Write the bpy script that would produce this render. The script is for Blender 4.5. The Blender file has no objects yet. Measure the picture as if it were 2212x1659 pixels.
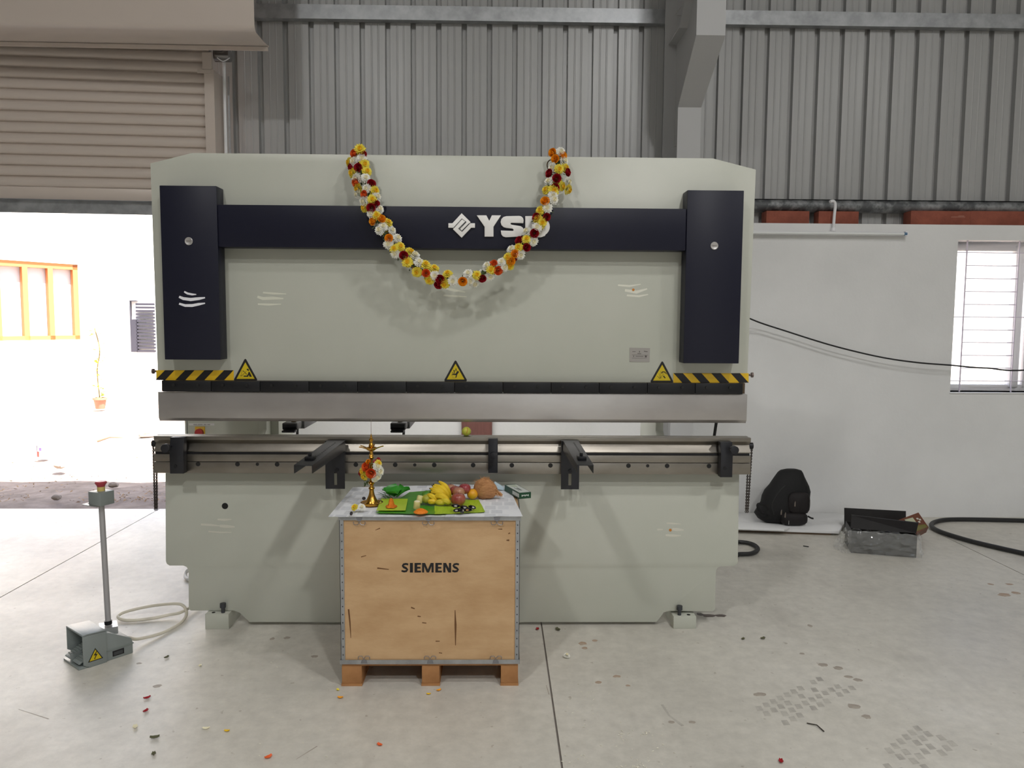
import bpy, bmesh, math, random
from mathutils import Vector, Matrix
random.seed(7)
SC = bpy.context.scene
COL = SC.collection

# ------------------------------------------------------------------ camera
F, CX, CY = 1650.0, 1106.0, 829.5
EYE = Vector((0, 0, 1.68))
_p, _y, _r = math.radians(4.72), math.radians(1.10), math.radians(0.362)
FW = Vector((math.sin(_y)*math.cos(_p), math.cos(_y)*math.cos(_p), -math.sin(_p)))
_r0 = Vector((math.cos(_y), -math.sin(_y), 0)); _u0 = _r0.cross(FW)
RT = math.cos(_r)*_r0 + math.sin(_r)*_u0
UP = -math.sin(_r)*_r0 + math.cos(_r)*_u0
cd = bpy.data.cameras.new('camera'); cam = bpy.data.objects.new('camera', cd); COL.objects.link(cam)
cd.sensor_fit = 'HORIZONTAL'; cd.sensor_width = 36; cd.lens = F/2212*36; cd.clip_end = 200
m = Matrix((RT, UP, -FW)).transposed().to_4x4(); m.translation = EYE
cam.matrix_world = m
SC.camera = cam
SC.view_settings.view_transform = 'Standard'; SC.view_settings.look = 'None'
SC.view_settings.gamma = 1; SC.view_settings.use_curve_mapping = False
SC.view_settings.exposure = 0.0
SC.cycles.use_denoising = True
SC.cycles.max_bounces = 8; SC.cycles.diffuse_bounces = 5; SC.cycles.glossy_bounces = 4
SC.cycles.sample_clamp_indirect = 6

# ------------------------------------------------------------------ sky, sun, lamps
w = bpy.data.worlds.new('sky'); SC.world = w; w.use_nodes = True
nt = w.node_tree; nt.nodes.clear()
sk = nt.nodes.new('ShaderNodeTexSky'); bg = nt.nodes.new('ShaderNodeBackground'); wo = nt.nodes.new('ShaderNodeOutputWorld')
try:
    sk.sky_type = 'NISHITA'; sk.sun_disc = False; sk.sun_elevation = math.radians(68); sk.sun_rotation = math.radians(150)
    sk.air_density = 1.0; sk.dust_density = 3.0; sk.ozone_density = 1.0
except Exception:
    pass
bg.inputs['Strength'].default_value = 0.55
nt.links.new(sk.outputs[0], bg.inputs[0]); nt.links.new(bg.outputs[0], wo.inputs[0])

sd = bpy.data.lights.new('sun', 'SUN'); sd.energy = 35; sd.angle = 0.01; sd.color = (1.0, .965, .935)
so = bpy.data.objects.new('sun', sd); COL.objects.link(so)
so.rotation_euler = (-Vector((.28, -.20, .94))).to_track_quat('-Z', 'Y').to_euler()

def high_bay(x, y, z, e, r=.22, col=(1, .995, .985)):
    l = bpy.data.lights.new('high_bay_light', 'AREA'); l.shape = 'DISK'; l.size = 2*r; l.energy = e; l.color = col
    o = bpy.data.objects.new('high_bay_light', l); COL.objects.link(o); o.location = (x, y, z)
high_bay(2.15, .75, 6.3, 90)
high_bay(-2.3, -1.2, 6.3, 135)
high_bay(2.15, -3.2, 6.3, 205)
high_bay(6.6, -1.2, 6.3, 105)

# ------------------------------------------------------------------ helpers
def ray(px, py):
    return FW + RT*((px-CX)/F) + UP*((CY-py)/F)
def P(px, py, Y):
    d = ray(px, py); return EYE + d*((Y-EYE.y)/d.y)
def PZ(px, py, Z=0.0):
    d = ray(px, py); return EYE + d*((Z-EYE.z)/d.z)
def X(px, py, Y): return P(px, py, Y).x
def Z(px, py, Y): return P(px, py, Y).z
def pxm(Y): return F/Y          # pixels per metre, roughly

def lin(h):
    if isinstance(h, str):
        h = tuple(int(h[i:i+2], 16)/255 for i in (0, 2, 4))
    return tuple(c/12.92 if c <= .04045 else ((c+.055)/1.055)**2.4 for c in h)

MATS = {}
def mat(name, col, rough=.5, metal=0.0, col2=None, nscale=8.0, bump=0.0, bscale=60.0, spec=.5, detail=4.0,
        stretch=(1, 1, 1), trans=0.0, alpha=1.0, emit=None, contrast=(.35, .65), rvar=0.0, sss=0.0, coat=0.0):
    if name in MATS: return MATS[name]
    mt = bpy.data.materials.new(name); mt.use_nodes = True
    n = mt.node_tree; b = n.nodes['Principled BSDF']
    c1 = (*lin(col), 1)
    b.inputs['Base Color'].default_value = c1
    b.inputs['Roughness'].default_value = rough; b.inputs['Metallic'].default_value = metal
    b.inputs['Specular IOR Level'].default_value = spec
    b.inputs['Coat Weight'].default_value = coat
    if trans: b.inputs['Transmission Weight'].default_value = trans
    if alpha < 1: b.inputs['Alpha'].default_value = alpha
    if sss:
        b.inputs['Subsurface Weight'].default_value = sss; b.inputs['Subsurface Radius'].default_value = (.01, .006, .003)
    if col2 or bump or rvar:
        tc = n.nodes.new('ShaderNodeTexCoord'); mp = n.nodes.new('ShaderNodeMapping'); mp.inputs['Scale'].default_value = stretch
        n.links.new(tc.outputs['Object'], mp.inputs['Vector'])
    if col2 or rvar:
        nz = n.nodes.new('ShaderNodeTexNoise'); nz.inputs['Scale'].default_value = nscale; nz.inputs['Detail'].default_value = detail
        nz.inputs['Roughness'].default_value = .6
        n.links.new(mp.outputs[0], nz.inputs['Vector'])
        if col2:
            r = n.nodes.new('ShaderNodeValToRGB'); r.color_ramp.elements[0].position = contrast[0]; r.color_ramp.elements[1].position = contrast[1]
            r.color_ramp.elements[0].color = c1; r.color_ramp.elements[1].color = (*lin(col2), 1)
            n.links.new(nz.outputs['Fac'], r.inputs[0]); n.links.new(r.outputs[0], b.inputs['Base Color'])
        if rvar:
            mr = n.nodes.new('ShaderNodeMapRange'); mr.inputs[3].default_value = rough-rvar; mr.inputs[4].default_value = rough+rvar
            n.links.new(nz.outputs['Fac'], mr.inputs[0]); n.links.new(mr.outputs[0], b.inputs['Roughness'])
    if bump:
        nb = n.nodes.new('ShaderNodeTexNoise'); nb.inputs['Scale'].default_value = bscale; nb.inputs['Detail'].default_value = 3
        n.links.new(mp.outputs[0], nb.inputs['Vector'])
        bp = n.nodes.new('ShaderNodeBump'); bp.inputs['Strength'].default_value = bump; bp.inputs['Distance'].default_value = .01
        n.links.new(nb.outputs['Fac'], bp.inputs['Height']); n.links.new(bp.outputs[0], b.inputs['Normal'])
    if emit:
        b.inputs['Emission Color'].default_value = (*lin(emit[0]), 1); b.inputs['Emission Strength'].default_value = emit[1]
    MATS[name] = mt
    return mt

W = {}    # object name -> world location (all parents are unrotated)
def put(o, parent, loc):
    COL.objects.link(o); loc = Vector(loc); W[o.name] = loc.copy()
    if parent is not None:
        o.parent = parent; o.location = loc - W[parent.name]
    else:
        o.location = loc
    return o
def tag(o, label=None, cat=None, group=None, kind=None):
    if label: o['label'] = label
    if cat: o['category'] = cat
    if group: o['group'] = group
    if kind: o['kind'] = kind
    return o
def thing(name, label, cat, loc, group=None, kind=None):
    o = bpy.data.objects.new(name, None); o.empty_display_size = .1
    put(o, None, loc); return tag(o, label, cat, group, kind)

class B:
    def __init__(s): s.v = []; s.f = []
    def add(s, vs, fs, M=None):
        k = len(s.v)
        s.v += [(M @ Vector(v)) if M is not None else Vector(v) for v in vs]
        s.f += [tuple(i+k for i in f) for f in fs]; return s
    def box(s, x0, x1, y0, y1, z0, z1, M=None):
        if x0 > x1: x0, x1 = x1, x0
        if y0 > y1: y0, y1 = y1, y0
        if z0 > z1: z0, z1 = z1, z0
        return s.add([(x0, y0, z0), (x1, y0, z0), (x1, y1, z0), (x0, y1, z0), (x0, y0, z1), (x1, y0, z1), (x1, y1, z1), (x0, y1, z1)],
              [(0, 3, 2, 1), (4, 5, 6, 7), (0, 1, 5, 4), (1, 2, 6, 5), (2, 3, 7, 6), (3, 0, 4, 7)], M)
    def prism(s, poly, d, axes='xz', M=None):
        """poly of 2-D points in `axes`, extruded over d=(a,b) along the third axis"""
        ar = sum(poly[i][0]*poly[(i+1) % len(poly)][1]-poly[(i+1) % len(poly)][0]*poly[i][1] for i in range(len(poly)))
        if ar < 0: poly = poly[::-1]
        n = len(poly); a, b = d
        def mk(p, t):
            return {'xz': (p[0], t, p[1]), 'yz': (t, p[0], p[1]), 'xy': (p[0], p[1], t)}[axes]
        vs = [mk(p, a) for p in poly]+[mk(p, b) for p in poly]
        fs = [tuple(range(n)), tuple(range(2*n-1, n-1, -1))]
        fs += [(i, i+n, (i+1) % n+n, (i+1) % n) for i in range(n)]
        if (axes == 'xz') != (a < b): fs = [f[::-1] for f in fs]
        return s.add(vs, fs, M)
    def cyl(s, p0, p1, r0, r1=None, n=16, M=None):
        r1 = r0 if r1 is None else r1
        p0, p1 = Vector(p0), Vector(p1); d = (p1-p0).normalized()
        a = d.orthogonal().normalized(); b = d.cross(a)
        vs = []
        for p, r in ((p0, r0), (p1, r1)):
            vs += [p + a*(r*math.cos(2*math.pi*i/n)) + b*(r*math.sin(2*math.pi*i/n)) for i in range(n)]
        fs = [(i, (i+1) % n, (i+1) % n+n, i+n) for i in range(n)]+[tuple(range(n-1, -1, -1)), tuple(range(n, 2*n))]
        return s.add(vs, fs, M)
    def tube(s, pts, r, n=8, closed=False, radii=None, M=None, flat=1.0):
        pts = [Vector(p) for p in pts]; k = len(pts); vs = []; prev = None
        for i, p in enumerate(pts):
            if closed: d = pts[(i+1) % k]-pts[i-1]
            else: d = pts[min(i+1, k-1)]-pts[max(i-1, 0)]
            d.normalize()
            if prev is None: a = d.orthogonal().normalized()
            else:
                a = prev - d*prev.dot(d)
                a = a.normalized() if a.length > 1e-6 else d.orthogonal().normalized()
            prev = a; b = d.cross(a); q = radii[i] if radii else r
            vs += [p + a*(q*math.cos(2*math.pi*j/n)) + b*(q*flat*math.sin(2*math.pi*j/n)) for j in range(n)]
        fs = []
        for i in range(k if closed else k-1):
            i2 = (i+1) % k
            fs += [(i*n+j, i*n+(j+1) % n, i2*n+(j+1) % n, i2*n+j) for j in range(n)]
        if not closed: fs += [tuple(range(n-1, -1, -1)), tuple(range((k-1)*n, k*n))]
        return s.add(vs, fs, M)
    def lathe(s, c, prof, n=24, M=None, wob=0.0):
        c = Vector(c); vs = []; k = len(prof)
        for r, h in prof:
            vs += [c+Vector(((r+wob*r*math.sin(5*t))*math.cos(t), (r+wob*r*math.sin(5*t))*math.sin(t), h)) for t in (2*math.pi*j/n for j in range(n))]
        fs = [(i*n+j, i*n+(j+1) % n, (i+1)*n+(j+1) % n, (i+1)*n+j) for i in range(k-1) for j in range(n)]
        fs += [tuple(range(n-1, -1, -1)), tuple(range((k-1)*n, k*n))]
        return s.add(vs, fs, M)
    def ball(s, c, rx, ry=None, rz=None, n=16, mrow=10, M=None, fn=None):
        ry = rx if ry is None else ry; rz = rx if rz is None else rz; c = Vector(c); vs = []; fs = []
        for i in range(mrow+1):
            th = math.pi*i/mrow
            for j in range(n):
                ph = 2*math.pi*j/n; d = Vector((math.sin(th)*math.cos(ph), math.sin(th)*math.sin(ph), math.cos(th)))
                k = fn(d) if fn else 1
                vs.append(c+Vector((d.x*rx*k, d.y*ry*k, d.z*rz*k)))
        for i in range(mrow):
            for j in range(n):
                fs.append((i*n+j, (i+1)*n+j, (i+1)*n+(j+1) % n, i*n+(j+1) % n))
        return s.add(vs, fs, M)
    def sheet(s, grid, t=0.0, M=None):
        """grid of points [rows][cols] as a thin sheet, thickness t downwards along -z"""
        r, c = len(grid), len(grid[0]); top = [Vector(p) for row in grid for p in row]
        fs = [(i*c+j, i*c+j+1, (i+1)*c+j+1, (i+1)*c+j) for i in range(r-1) for j in range(c-1)]
        if not t: return s.add(top, fs, M)
        vs = top+[p-Vector((0, 0, t)) for p in top]; k = r*c
        fs += [tuple(i+k for i in f[::-1]) for f in fs]
        edge = [j for j in range(c)]+[i*c+c-1 for i in range(1, r)]+[(r-1)*c+j for j in range(c-2, -1, -1)]+[i*c for i in range(r-2, 0, -1)]
        fs += [(edge[i], edge[i]+k, edge[(i+1) % len(edge)]+k, edge[(i+1) % len(edge)]) for i in range(len(edge))]
        return s.add(vs, fs, M)
    def build(s, name, mt, parent=None, bevel=0, smooth=True, ang=35, seg=2, origin=None):
        vs = s.v
        lo = Vector((min(v[i] for v in vs) for i in range(3))); hi = Vector((max(v[i] for v in vs) for i in range(3)))
        c = origin if origin is not None else Vector(((lo.x+hi.x)/2, (lo.y+hi.y)/2, lo.z))
        me = bpy.data.meshes.new(name); me.from_pydata([v-c for v in vs], [], s.f)
        bm = bmesh.new(); bm.from_mesh(me); bmesh.ops.remove_doubles(bm, verts=bm.verts, dist=1e-6)
        if bevel:
            es = [e for e in bm.edges if len(e.link_faces) == 2 and e.calc_face_angle(0) > .5]
            bmesh.ops.bevel(bm, geom=es, offset=bevel, segments=seg, profile=.5, affect='EDGES', clamp_overlap=True)
        bmesh.ops.recalc_face_normals(bm, faces=bm.faces)
        bm.to_mesh(me); bm.free()
        if smooth:
            me.polygons.foreach_set('use_smooth', [True]*len(me.polygons)); me.set_sharp_from_angle(angle=math.radians(ang))
        for x in (mt if isinstance(mt, (list, tuple)) else [mt]): me.materials.append(x)
        o = bpy.data.objects.new(name, me)
        return put(o, parent, c)

def copy_of(o, parent, loc):
    c = o.copy(); put(c, parent, loc); return c

def arc(cx, cy, r, a0, a1, n=6):
    return [(cx+r*math.cos(math.radians(a0+(a1-a0)*i/n)), cy+r*math.sin(math.radians(a0+(a1-a0)*i/n))) for i in range(n+1)]
def ribbon(pts, wid):
    """2-D polyline with width(s) -> polygon"""
    L = []; R = []; n = len(pts)
    for i, p in enumerate(pts):
        a = pts[max(i-1, 0)]; b = pts[min(i+1, n-1)]
        dx, dy = b[0]-a[0], b[1]-a[1]; l = math.hypot(dx, dy) or 1
        q = (wid[i] if isinstance(wid, (list, tuple)) else wid)/2
        L.append((p[0]-dy/l*q, p[1]+dx/l*q)); R.append((p[0]+dy/l*q, p[1]-dx/l*q))
    return L+R[::-1]
def cat(pts, n=8, closed=False):
    """Catmull-Rom through points"""
    pts = [Vector(p) for p in pts]; out = []; k = len(pts)
    for i in range(k if closed else k-1):
        g = (lambda j: pts[j % k]) if closed else (lambda j: pts[max(0, min(k-1, j))])
        p0, p1, p2, p3 = g(i-1), g(i), g(i+1), g(i+2)
        for j in range(n):
            t = j/n
            out.append(.5*((2*p1)+(p2-p0)*t+(2*p0-5*p1+4*p2-p3)*t*t+(3*p1-p0-3*p2+p3)*t**3))
    if not closed: out.append(pts[-1])
    return out
def w2(poly, Y):
    """pixel polygon -> (x,z) on the plane Y"""
    r = []
    for p in poly:
        q = P(p[0], p[1], Y); r.append((q.x, q.z))
    return r
def flat_on(poly_px, Y, name, mt, parent, t=.0008):
    """a thin decal-like plate standing on the vertical plane Y"""
    return B().prism(w2(poly_px, Y), (Y-t, Y)).build(name, mt, parent, smooth=False)

# ------------------------------------------------------------------ materials
PAINT = mat('pale_green_paint', 'bcbdb2', .38, col2='b7b9ad', nscale=1.6, bump=.03, bscale=220, rvar=.06)
NAVY = mat('navy_paint', '171828', .42, spec=.3, bump=.02, bscale=300)
STEEL = mat('ground_steel', 'b4afac', .36, .85, col2='c0bcb9', nscale=1.5, stretch=(1.5, 1, 3), rvar=.06)
STEEL2 = mat('dull_die_steel', '918b82', .38, 1.0, col2='9d978e', nscale=4, stretch=(1.5, 3, 3), rvar=.08)
BLACKM = mat('black_oxide', '17171a', .42, .3, bump=.03, bscale=200)
BLACKP = mat('black_powder_coat', '1d1d22', .4, .1, bump=.03, bscale=300)
BLACKR = mat('black_rubber', '141414', .55)
DARKHOLE = mat('dark_bolt', '0c0b0b', .6)
YEL = mat('hazard_yellow', 'e0b51a', .45)
YEL2 = mat('sign_yellow', 'cdb410', .45)
INK = mat('black_ink', '121014', .5)
WHITEP = mat('white_letters', 'e8e6e2', .4)
ASH = mat('white_ash', 'e6e6ea', .7)
ASHF = mat('faint_ash', 'cfcfbf', .6)
SANDAL = mat('orange_dot', 'c27a2c', .7)
ALU = mat('aluminium_plate', 'b7b4b2', .38, .6)
GALV = mat('galvanised_steel', '9a9c9e', .42, .75, col2='b6b8ba', nscale=9, rvar=.1)
GALVR = mat('weathered_galvanised', '5c5e60', .55, .5, col2='9a9c9d', nscale=12, contrast=(.4, .62))
SHEET = mat('cladding_sheet', 'ababaa', .36, .15, col2='a6a6a5', nscale=2, stretch=(8, 1, .3), rvar=.05)
SHUT = mat('shutter_paint', 'cfc3b9', .35, .05, bump=.02, bscale=90)
COLUMN = mat('column_paint', 'b3b3b3', .5)
WALLW = mat('white_plaster', 'e6e6e5', .75, col2='dededd', nscale=1.2, bump=.12, bscale=40)
# ------------------------------------------------------------------ floor
def floor_material():
    mt = bpy.data.materials.new('polished_concrete'); mt.use_nodes = True
    n = mt.node_tree; L = n.links; b = n.nodes['Principled BSDF']
    g = n.nodes.new('ShaderNodeNewGeometry')
    def noise(s, d=5, r=.6, sc=(1, 1, 1)):
        mp = n.nodes.new('ShaderNodeMapping'); mp.inputs['Scale'].default_value = sc; L.new(g.outputs['Position'], mp.inputs[0])
        k = n.nodes.new('ShaderNodeTexNoise'); k.inputs['Scale'].default_value = s; k.inputs['Detail'].default_value = d; k.inputs['Roughness'].default_value = r
        L.new(mp.outputs[0], k.inputs['Vector']); return k
    def ramp(src, stops):
        r = n.nodes.new('ShaderNodeValToRGB'); e = r.color_ramp.elements
        while len(e) < len(stops): e.new(.5)
        for q, (p, c) in zip(e, stops): q.position = p; q.color = (*lin(c), 1) if isinstance(c, str) else (c, c, c, 1)
        L.new(src, r.inputs[0]); return r
    def mix(a, bb, fac, mode='MIX'):
        x = n.nodes.new('ShaderNodeMix'); x.data_type = 'RGBA'; x.blend_type = mode
        L.new(a, x.inputs[6]); L.new(bb, x.inputs[7])
        if isinstance(fac, float): x.inputs[0].default_value = fac
        else: L.new(fac, x.inputs[0])
        return x.outputs[2]
    base = ramp(noise(.9, 6, .62).outputs['Fac'], [(.28, 'bcb8af'), (.5, 'cdc9bf'), (.72, 'd7d3ca')])
    fine = ramp(noise(14, 5, .7).outputs['Fac'], [(.3, .86), (.7, 1.06)])
    c = mix(base.outputs[0], fine.outputs[0], 1.0, 'MULTIPLY')
    swirl = ramp(noise(2.2, 4, .75, (1, .35, 1)).outputs['Fac'], [(.55, 0.), (.78, .55)])
    dk = n.nodes.new('ShaderNodeRGB'); dk.outputs[0].default_value = (*lin('a39e96'), 1)
    c = mix(c, dk.outputs[0], swirl.outputs[0])
    spots = ramp(noise(26, 2, .5).outputs['Fac'], [(.70, 0.), (.76, .5)])
    sp = n.nodes.new('ShaderNodeRGB'); sp.outputs[0].default_value = (*lin('8a7d6c'), 1)
    c = mix(c, sp.outputs[0], spots.outputs[0])
    L.new(c, b.inputs['Base Color'])
    rr = n.nodes.new('ShaderNodeMapRange'); rr.inputs[3].default_value = .30; rr.inputs[4].default_value = .52
    L.new(noise(1.7, 5, .65).outputs['Fac'], rr.inputs[0]); L.new(rr.outputs[0], b.inputs['Roughness'])
    bp = n.nodes.new('ShaderNodeBump'); bp.inputs['Strength'].default_value = .06; bp.inputs['Distance'].default_value = .01
    L.new(noise(40, 3).outputs['Fac'], bp.inputs['Height']); L.new(bp.outputs[0], b.inputs['Normal'])
    b.inputs['Specular IOR Level'].default_value = .45
    return mt
CONC = floor_material()
JOINT = mat('joint_filler', '77706a', .8)
YT = PZ(165, 1099).y            # threshold
YW = PZ(1950, 1117).y           # inner face of the masonry wall
fl = B().box(-9, 9, -7, YT, -.25, -.006).build('floor', JOINT, None, smooth=False)
tag(fl, 'grey polished concrete floor in long slabs with thin joints', 'floor', kind='structure')
xj = [-9, (PZ(0, 1290).x+PZ(215, 1172).x)/2, (PZ(1172, 1345).x+PZ(1210, 1659).x)/2, (PZ(2015, 1150).x+PZ(2212, 1238).x)/2, 6.3, 9]
for a, c in zip(xj, xj[1:]):
    B().box(a+.004, c-.004, -7, YT, -.2, 0).build('slab', CONC, fl, smooth=False)

# stains, tyre prints and scuffs lying on the slabs
STAIN = mat('floor_stain', '9b9186', .6, col2='aea599', nscale=20)
RUST = mat('rust_stain', 'a68a72', .65, col2='b3a698', nscale=25)
TYRE = mat('tyre_dust', 'a19c95', .6, col2='bdb9b0', nscale=18, contrast=(.3, .6))
def blob_px(px, py, rx, ry, mt, name='stain'):
    c = PZ(px, py); n = 12; k = PZ(px+rx, py).x-c.x; d = abs(PZ(px, py-ry).y-c.y)
    pl = [(c.x+k*(.75+.4*random.random())*math.cos(2*math.pi*i/n), c.y+d*(.75+.4*random.random())*math.sin(2*math.pi*i/n)) for i in range(n)]
    return B().prism(pl, (.0, .0005), 'xy').build(name, mt, fl, smooth=False)
for a in [(1258, 1390, 10, 4), (1263, 1400, 7, 3), (1285, 1384, 6, 2.5), (1292, 1474, 8, 3), (1332, 1461, 9, 3), (1356, 1481, 6, 2.5),
          (1560, 1208, 8, 2.5), (1580, 1214, 6, 2), (1545, 1216, 5, 2), (2170, 1285, 14, 4), (2195, 1281, 10, 3), (2140, 1262, 6, 2), (2180, 1262, 8, 2)]:
    blob_px(*a, RUST)
for a in [(1778, 1436, 12, 4), (1810, 1443, 11, 4), (1833, 1462, 10, 3.5), (1853, 1469, 10, 3.5), (1750, 1352, 6, 3), (1733, 1412, 6, 2),
          (1640, 1500, 16, 4), (1845, 1526, 14, 6), (1872, 1548, 10, 5), (1450, 1560, 8, 3), (1494, 1560, 8, 3), (620, 1378, 7, 3), (588, 1380, 6, 3), (340, 1482, 9, 4), (300, 1433, 6, 2), (680, 1418, 8, 3)]:
    blob_px(*a, STAIN)
def tread(cx, cy, ang, n):
    c = PZ(cx, cy); M = Matrix.Translation(c) @ Matrix.Rotation(ang, 4, 'Z'); b = B()
    for r in range(4):
        for i in range(n):
            x = (i-n/2)*.052+(r % 2)*.012; y = (r-1.5)*.046
            if random.random() < .22: continue
            b.prism([(x, y), (x+.026, y+.03), (x+.05, y+.018), (x+.026, y-.014)], (0, .0004), 'xy', M)
    return b.build('tyre_print', TYRE, fl, smooth=False)
tread(1745, 1510, .62, 11); tread(1975, 1632, .68, 9)
B().prism(ribbon([(PZ(*p).x, PZ(*p).y) for p in ((1430, 1522), (1445, 1545), (1475, 1568))], [.012, .008, .014]), (0, .0004), 'xy').build('scuff', TYRE, fl, smooth=False)
for p, q in (((40, 1532), (105, 1553)), ((640, 1640), (685, 1612)), ((1180, 1480), (1186, 1500))):
    B().prism(ribbon([(PZ(*p).x, PZ(*p).y), (PZ(*q).x, PZ(*q).y)], [.002, .005]), (0, .0004), 'xy').build('scuff', STAIN, fl, smooth=False)

# ------------------------------------------------------------------ back wall
ZT = Z(1900, 484, YW)
XD = X(462, 700, YW)                       # right jamb of the shutter door
wx0 = X(2061, 683, YW); wx1 = wx0+1.06; wz0 = Z(2100, 847, YW); wz1 = Z(2120, 519, YW)
b = B()
b.box(XD, wx0, YW, YW+.23, 0, ZT).box(wx1, 9, YW, YW+.23, 0, ZT).box(wx0, wx1, YW, YW+.23, 0, wz0).box(wx0, wx1, YW, YW+.23, wz1, ZT)
b.box(-9, -5.7, YW, YW+.23, 0, ZT)
wall = b.build('wall_back', WALLW, None, smooth=False)
tag(wall, 'white plastered low wall behind the press with grey sheet cladding above', 'wall', kind='structure')
# cladding sheets: five ribs each
PIT = X(1127, 200, YW+.2)-X(1072.5, 200, YW+.2)
X0 = X(618.6, 200, YW+.2)
YC = YW+.2
def rib_profile(n):
    p = []
    for i in range(n):
        x = i*PIT
        p += [(x, 0), (x+.005, .045), (x+.041, .045), (x+.046, 0), (x+.095, 0), (x+.099, -.003), (x+.105, -.003), (x+.109, 0), (x+.150, 0), (x+.154, -.003), (x+.160, -.003), (x+.164, 0)]
    p.append((n*PIT, 0)); return p
def cladding(x0, n, z0, z1):
    pr = [(x0+a-.023, YC+c) for a, c in rib_profile(n)]
    pl = pr+[(a, c+.0012) for a, c in pr[::-1]]
    return B().prism(pl, (z0, z1), 'xy').build('wall_sheet', SHEET, wall, smooth=False)
k = -30
while X0+k*PIT < 9.0:
    xs = X0+k*PIT
    over = -5.7 < xs and xs+5*PIT < XD+.35
    cladding(xs, 5, 3.75 if over else ZT, 5.25)
    k += 5
# hall shell (out of view): side walls, rear wall with a doorway, roof
HALL = mat('hall_sheet', 'b4b4b2', .6)
def gable(y): return 5.25+(6.9-abs(y+.1))/7.0*2.3
for nm, x0, x1 in (('wall_left', -9.1, -9.0), ('wall_right', 9.0, 9.1)):
    o = B().prism([(-7, 0), (YC+.1, 0), (YC+.1, 5.25), (-.1, 7.5), (-7, 5.25)], (x0, x1), 'yz').build(nm, HALL, None, smooth=False)
    tag(o, 'grey sheet side wall of the hall, ' + ('shutter' if x0 < 0 else 'window') + ' side', 'wall', kind='structure')
o = B().box(-9, 1.7, -7.1, -7, 0, 5.25).box(3.5, 9, -7.1, -7, 0, 5.25).box(1.7, 3.5, -7.1, -7, 3.2, 5.25).build('wall_front', HALL, None, smooth=False)
tag(o, 'grey sheet wall of the hall behind the viewer, with a doorway', 'wall', kind='structure')
o = B().prism([(YC+.25, 5.25), (-.1, 7.5), (-7.2, 5.25), (-7.2, 5.32), (-.1, 7.57), (YC+.25, 5.32)], (-9.1, 9.1), 'yz').build('ceiling', HALL, None, smooth=False)
tag(o, 'grey pitched sheet roof over the hall', 'roof', kind='structure')

# purlins
def purlin(x0, x1, z0, z1, y, mt, name, lab):
    h = z1-z0
    prof = [(y+.07, z1), (y, z1), (y, z0), (y+.07, z0), (y+.07, z0+.02), (y+.066, z0+.02), (y+.066, z0+.004), (y+.004, z0+.004), (y+.004, z1-.004), (y+.07, z1-.004)]
    o = B().prism(prof, (x0, x1), 'yz').build(name, mt, None, smooth=False)
    return tag(o, lab, 'purlin', kind='structure')
XC = X(1449, 30, YC)
zp0, zp1 = Z(1000, 45, YC-.07), Z(1000, 14, YC-.07)
purlin(-5.7, XC, zp0, zp1, YC-.075, GALV, 'purlin', 'galvanised purlin across the cladding left of the column')
purlin(X(1545, 30, YC), 8.9, zp0, zp1, YC-.075, GALV, 'purlin', 'galvanised purlin across the cladding right of the column')
zq0, zq1 = Z(1900, 458, YC-.1), Z(1900, 432, YC-.1)
o = B().prism([(YC-.10, zq1)]+arc(YC-.07, (zq0+zq1)/2, (zq1-zq0)/2, 90, 270, 10)+[(YC-.03, zq0), (YC-.03, zq1)], (X(1450, 440, YC), 8.9), 'yz').build('purlin', GALVR, None)
tag(o, 'mottled galvanised rail over the brick blocks on the wall', 'purlin', kind='structure')

# steel column with a bracketed face
col = thing('steel_column', 'grey tapered steel column standing between the two cladding bays', 'column', (X(1480, 338, YW-.1), YW-.1, 0), kind='structure')
ya, yb = YW-.42, YW-1.0
A = [P(1463, 300, ya), P(1513, 300, ya)]; xl, xr = A[0].x, A[1].x
za = Z(1488, 232, ya); zb = Z(1535, 76, yb)
ul, ur = X(1505, 40, yb), X(1568, 40, yb)
b = B()
fl_pts = [(xl, xr, ya, 0.0), (xl, xr, ya, za), (ul, ur, yb, zb), (ul, ur, yb, 5.3)]
vs = []
for a, c, y, z in fl_pts: vs += [(a, y, z), (c, y, z), (c, y+.014, z), (a, y+.014, z)]
fs = [(3, 2, 1, 0), (12, 13, 14, 15)]
for i in range(3):
    for j in range(4): fs.append((i*4+j, i*4+(j+1) % 4, i*4+4+(j+1) % 4, i*4+4+j))
B().add(vs, fs).build('front_flange', COLUMN, col, smooth=False)
xm = (xl+xr)/2-.02
B().prism([(ya+.014, 0), (ya+.014, za), (yb+.014, zb), (yb+.014, 5.3), (YW-.03, 5.3), (YW-.03, 0)], (xm-.004, xm+.004), 'yz').build('web', COLUMN, col, smooth=False)
B().box(xl-.03, xr-.03, YW-.03, YW-.014, 0, 5.3).build('back_flange', COLUMN, col, smooth=False)
xs_ = X(1470, 100, YW-.25)
zs = Z(1480, 58, ya)
B().prism([(YW-.03, zs), (ya+.02, zs), (yb+.02, zs+.55), (yb+.02, zs+.56), (ya+.02, zs+.012), (YW-.03, zs+.012)], (xl, xm-.004), 'yz').build('stiffener', COLUMN, col, smooth=False)
for yy in (33, 316):
    q = P(1457, yy, YW-.2)
    B().tube([q, q+Vector((.05, -.02, .06))], .002, 5).tube([q, q+Vector((.06, 0, -.002))], .002, 5).build('wire_clip', ALU, col)

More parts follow.
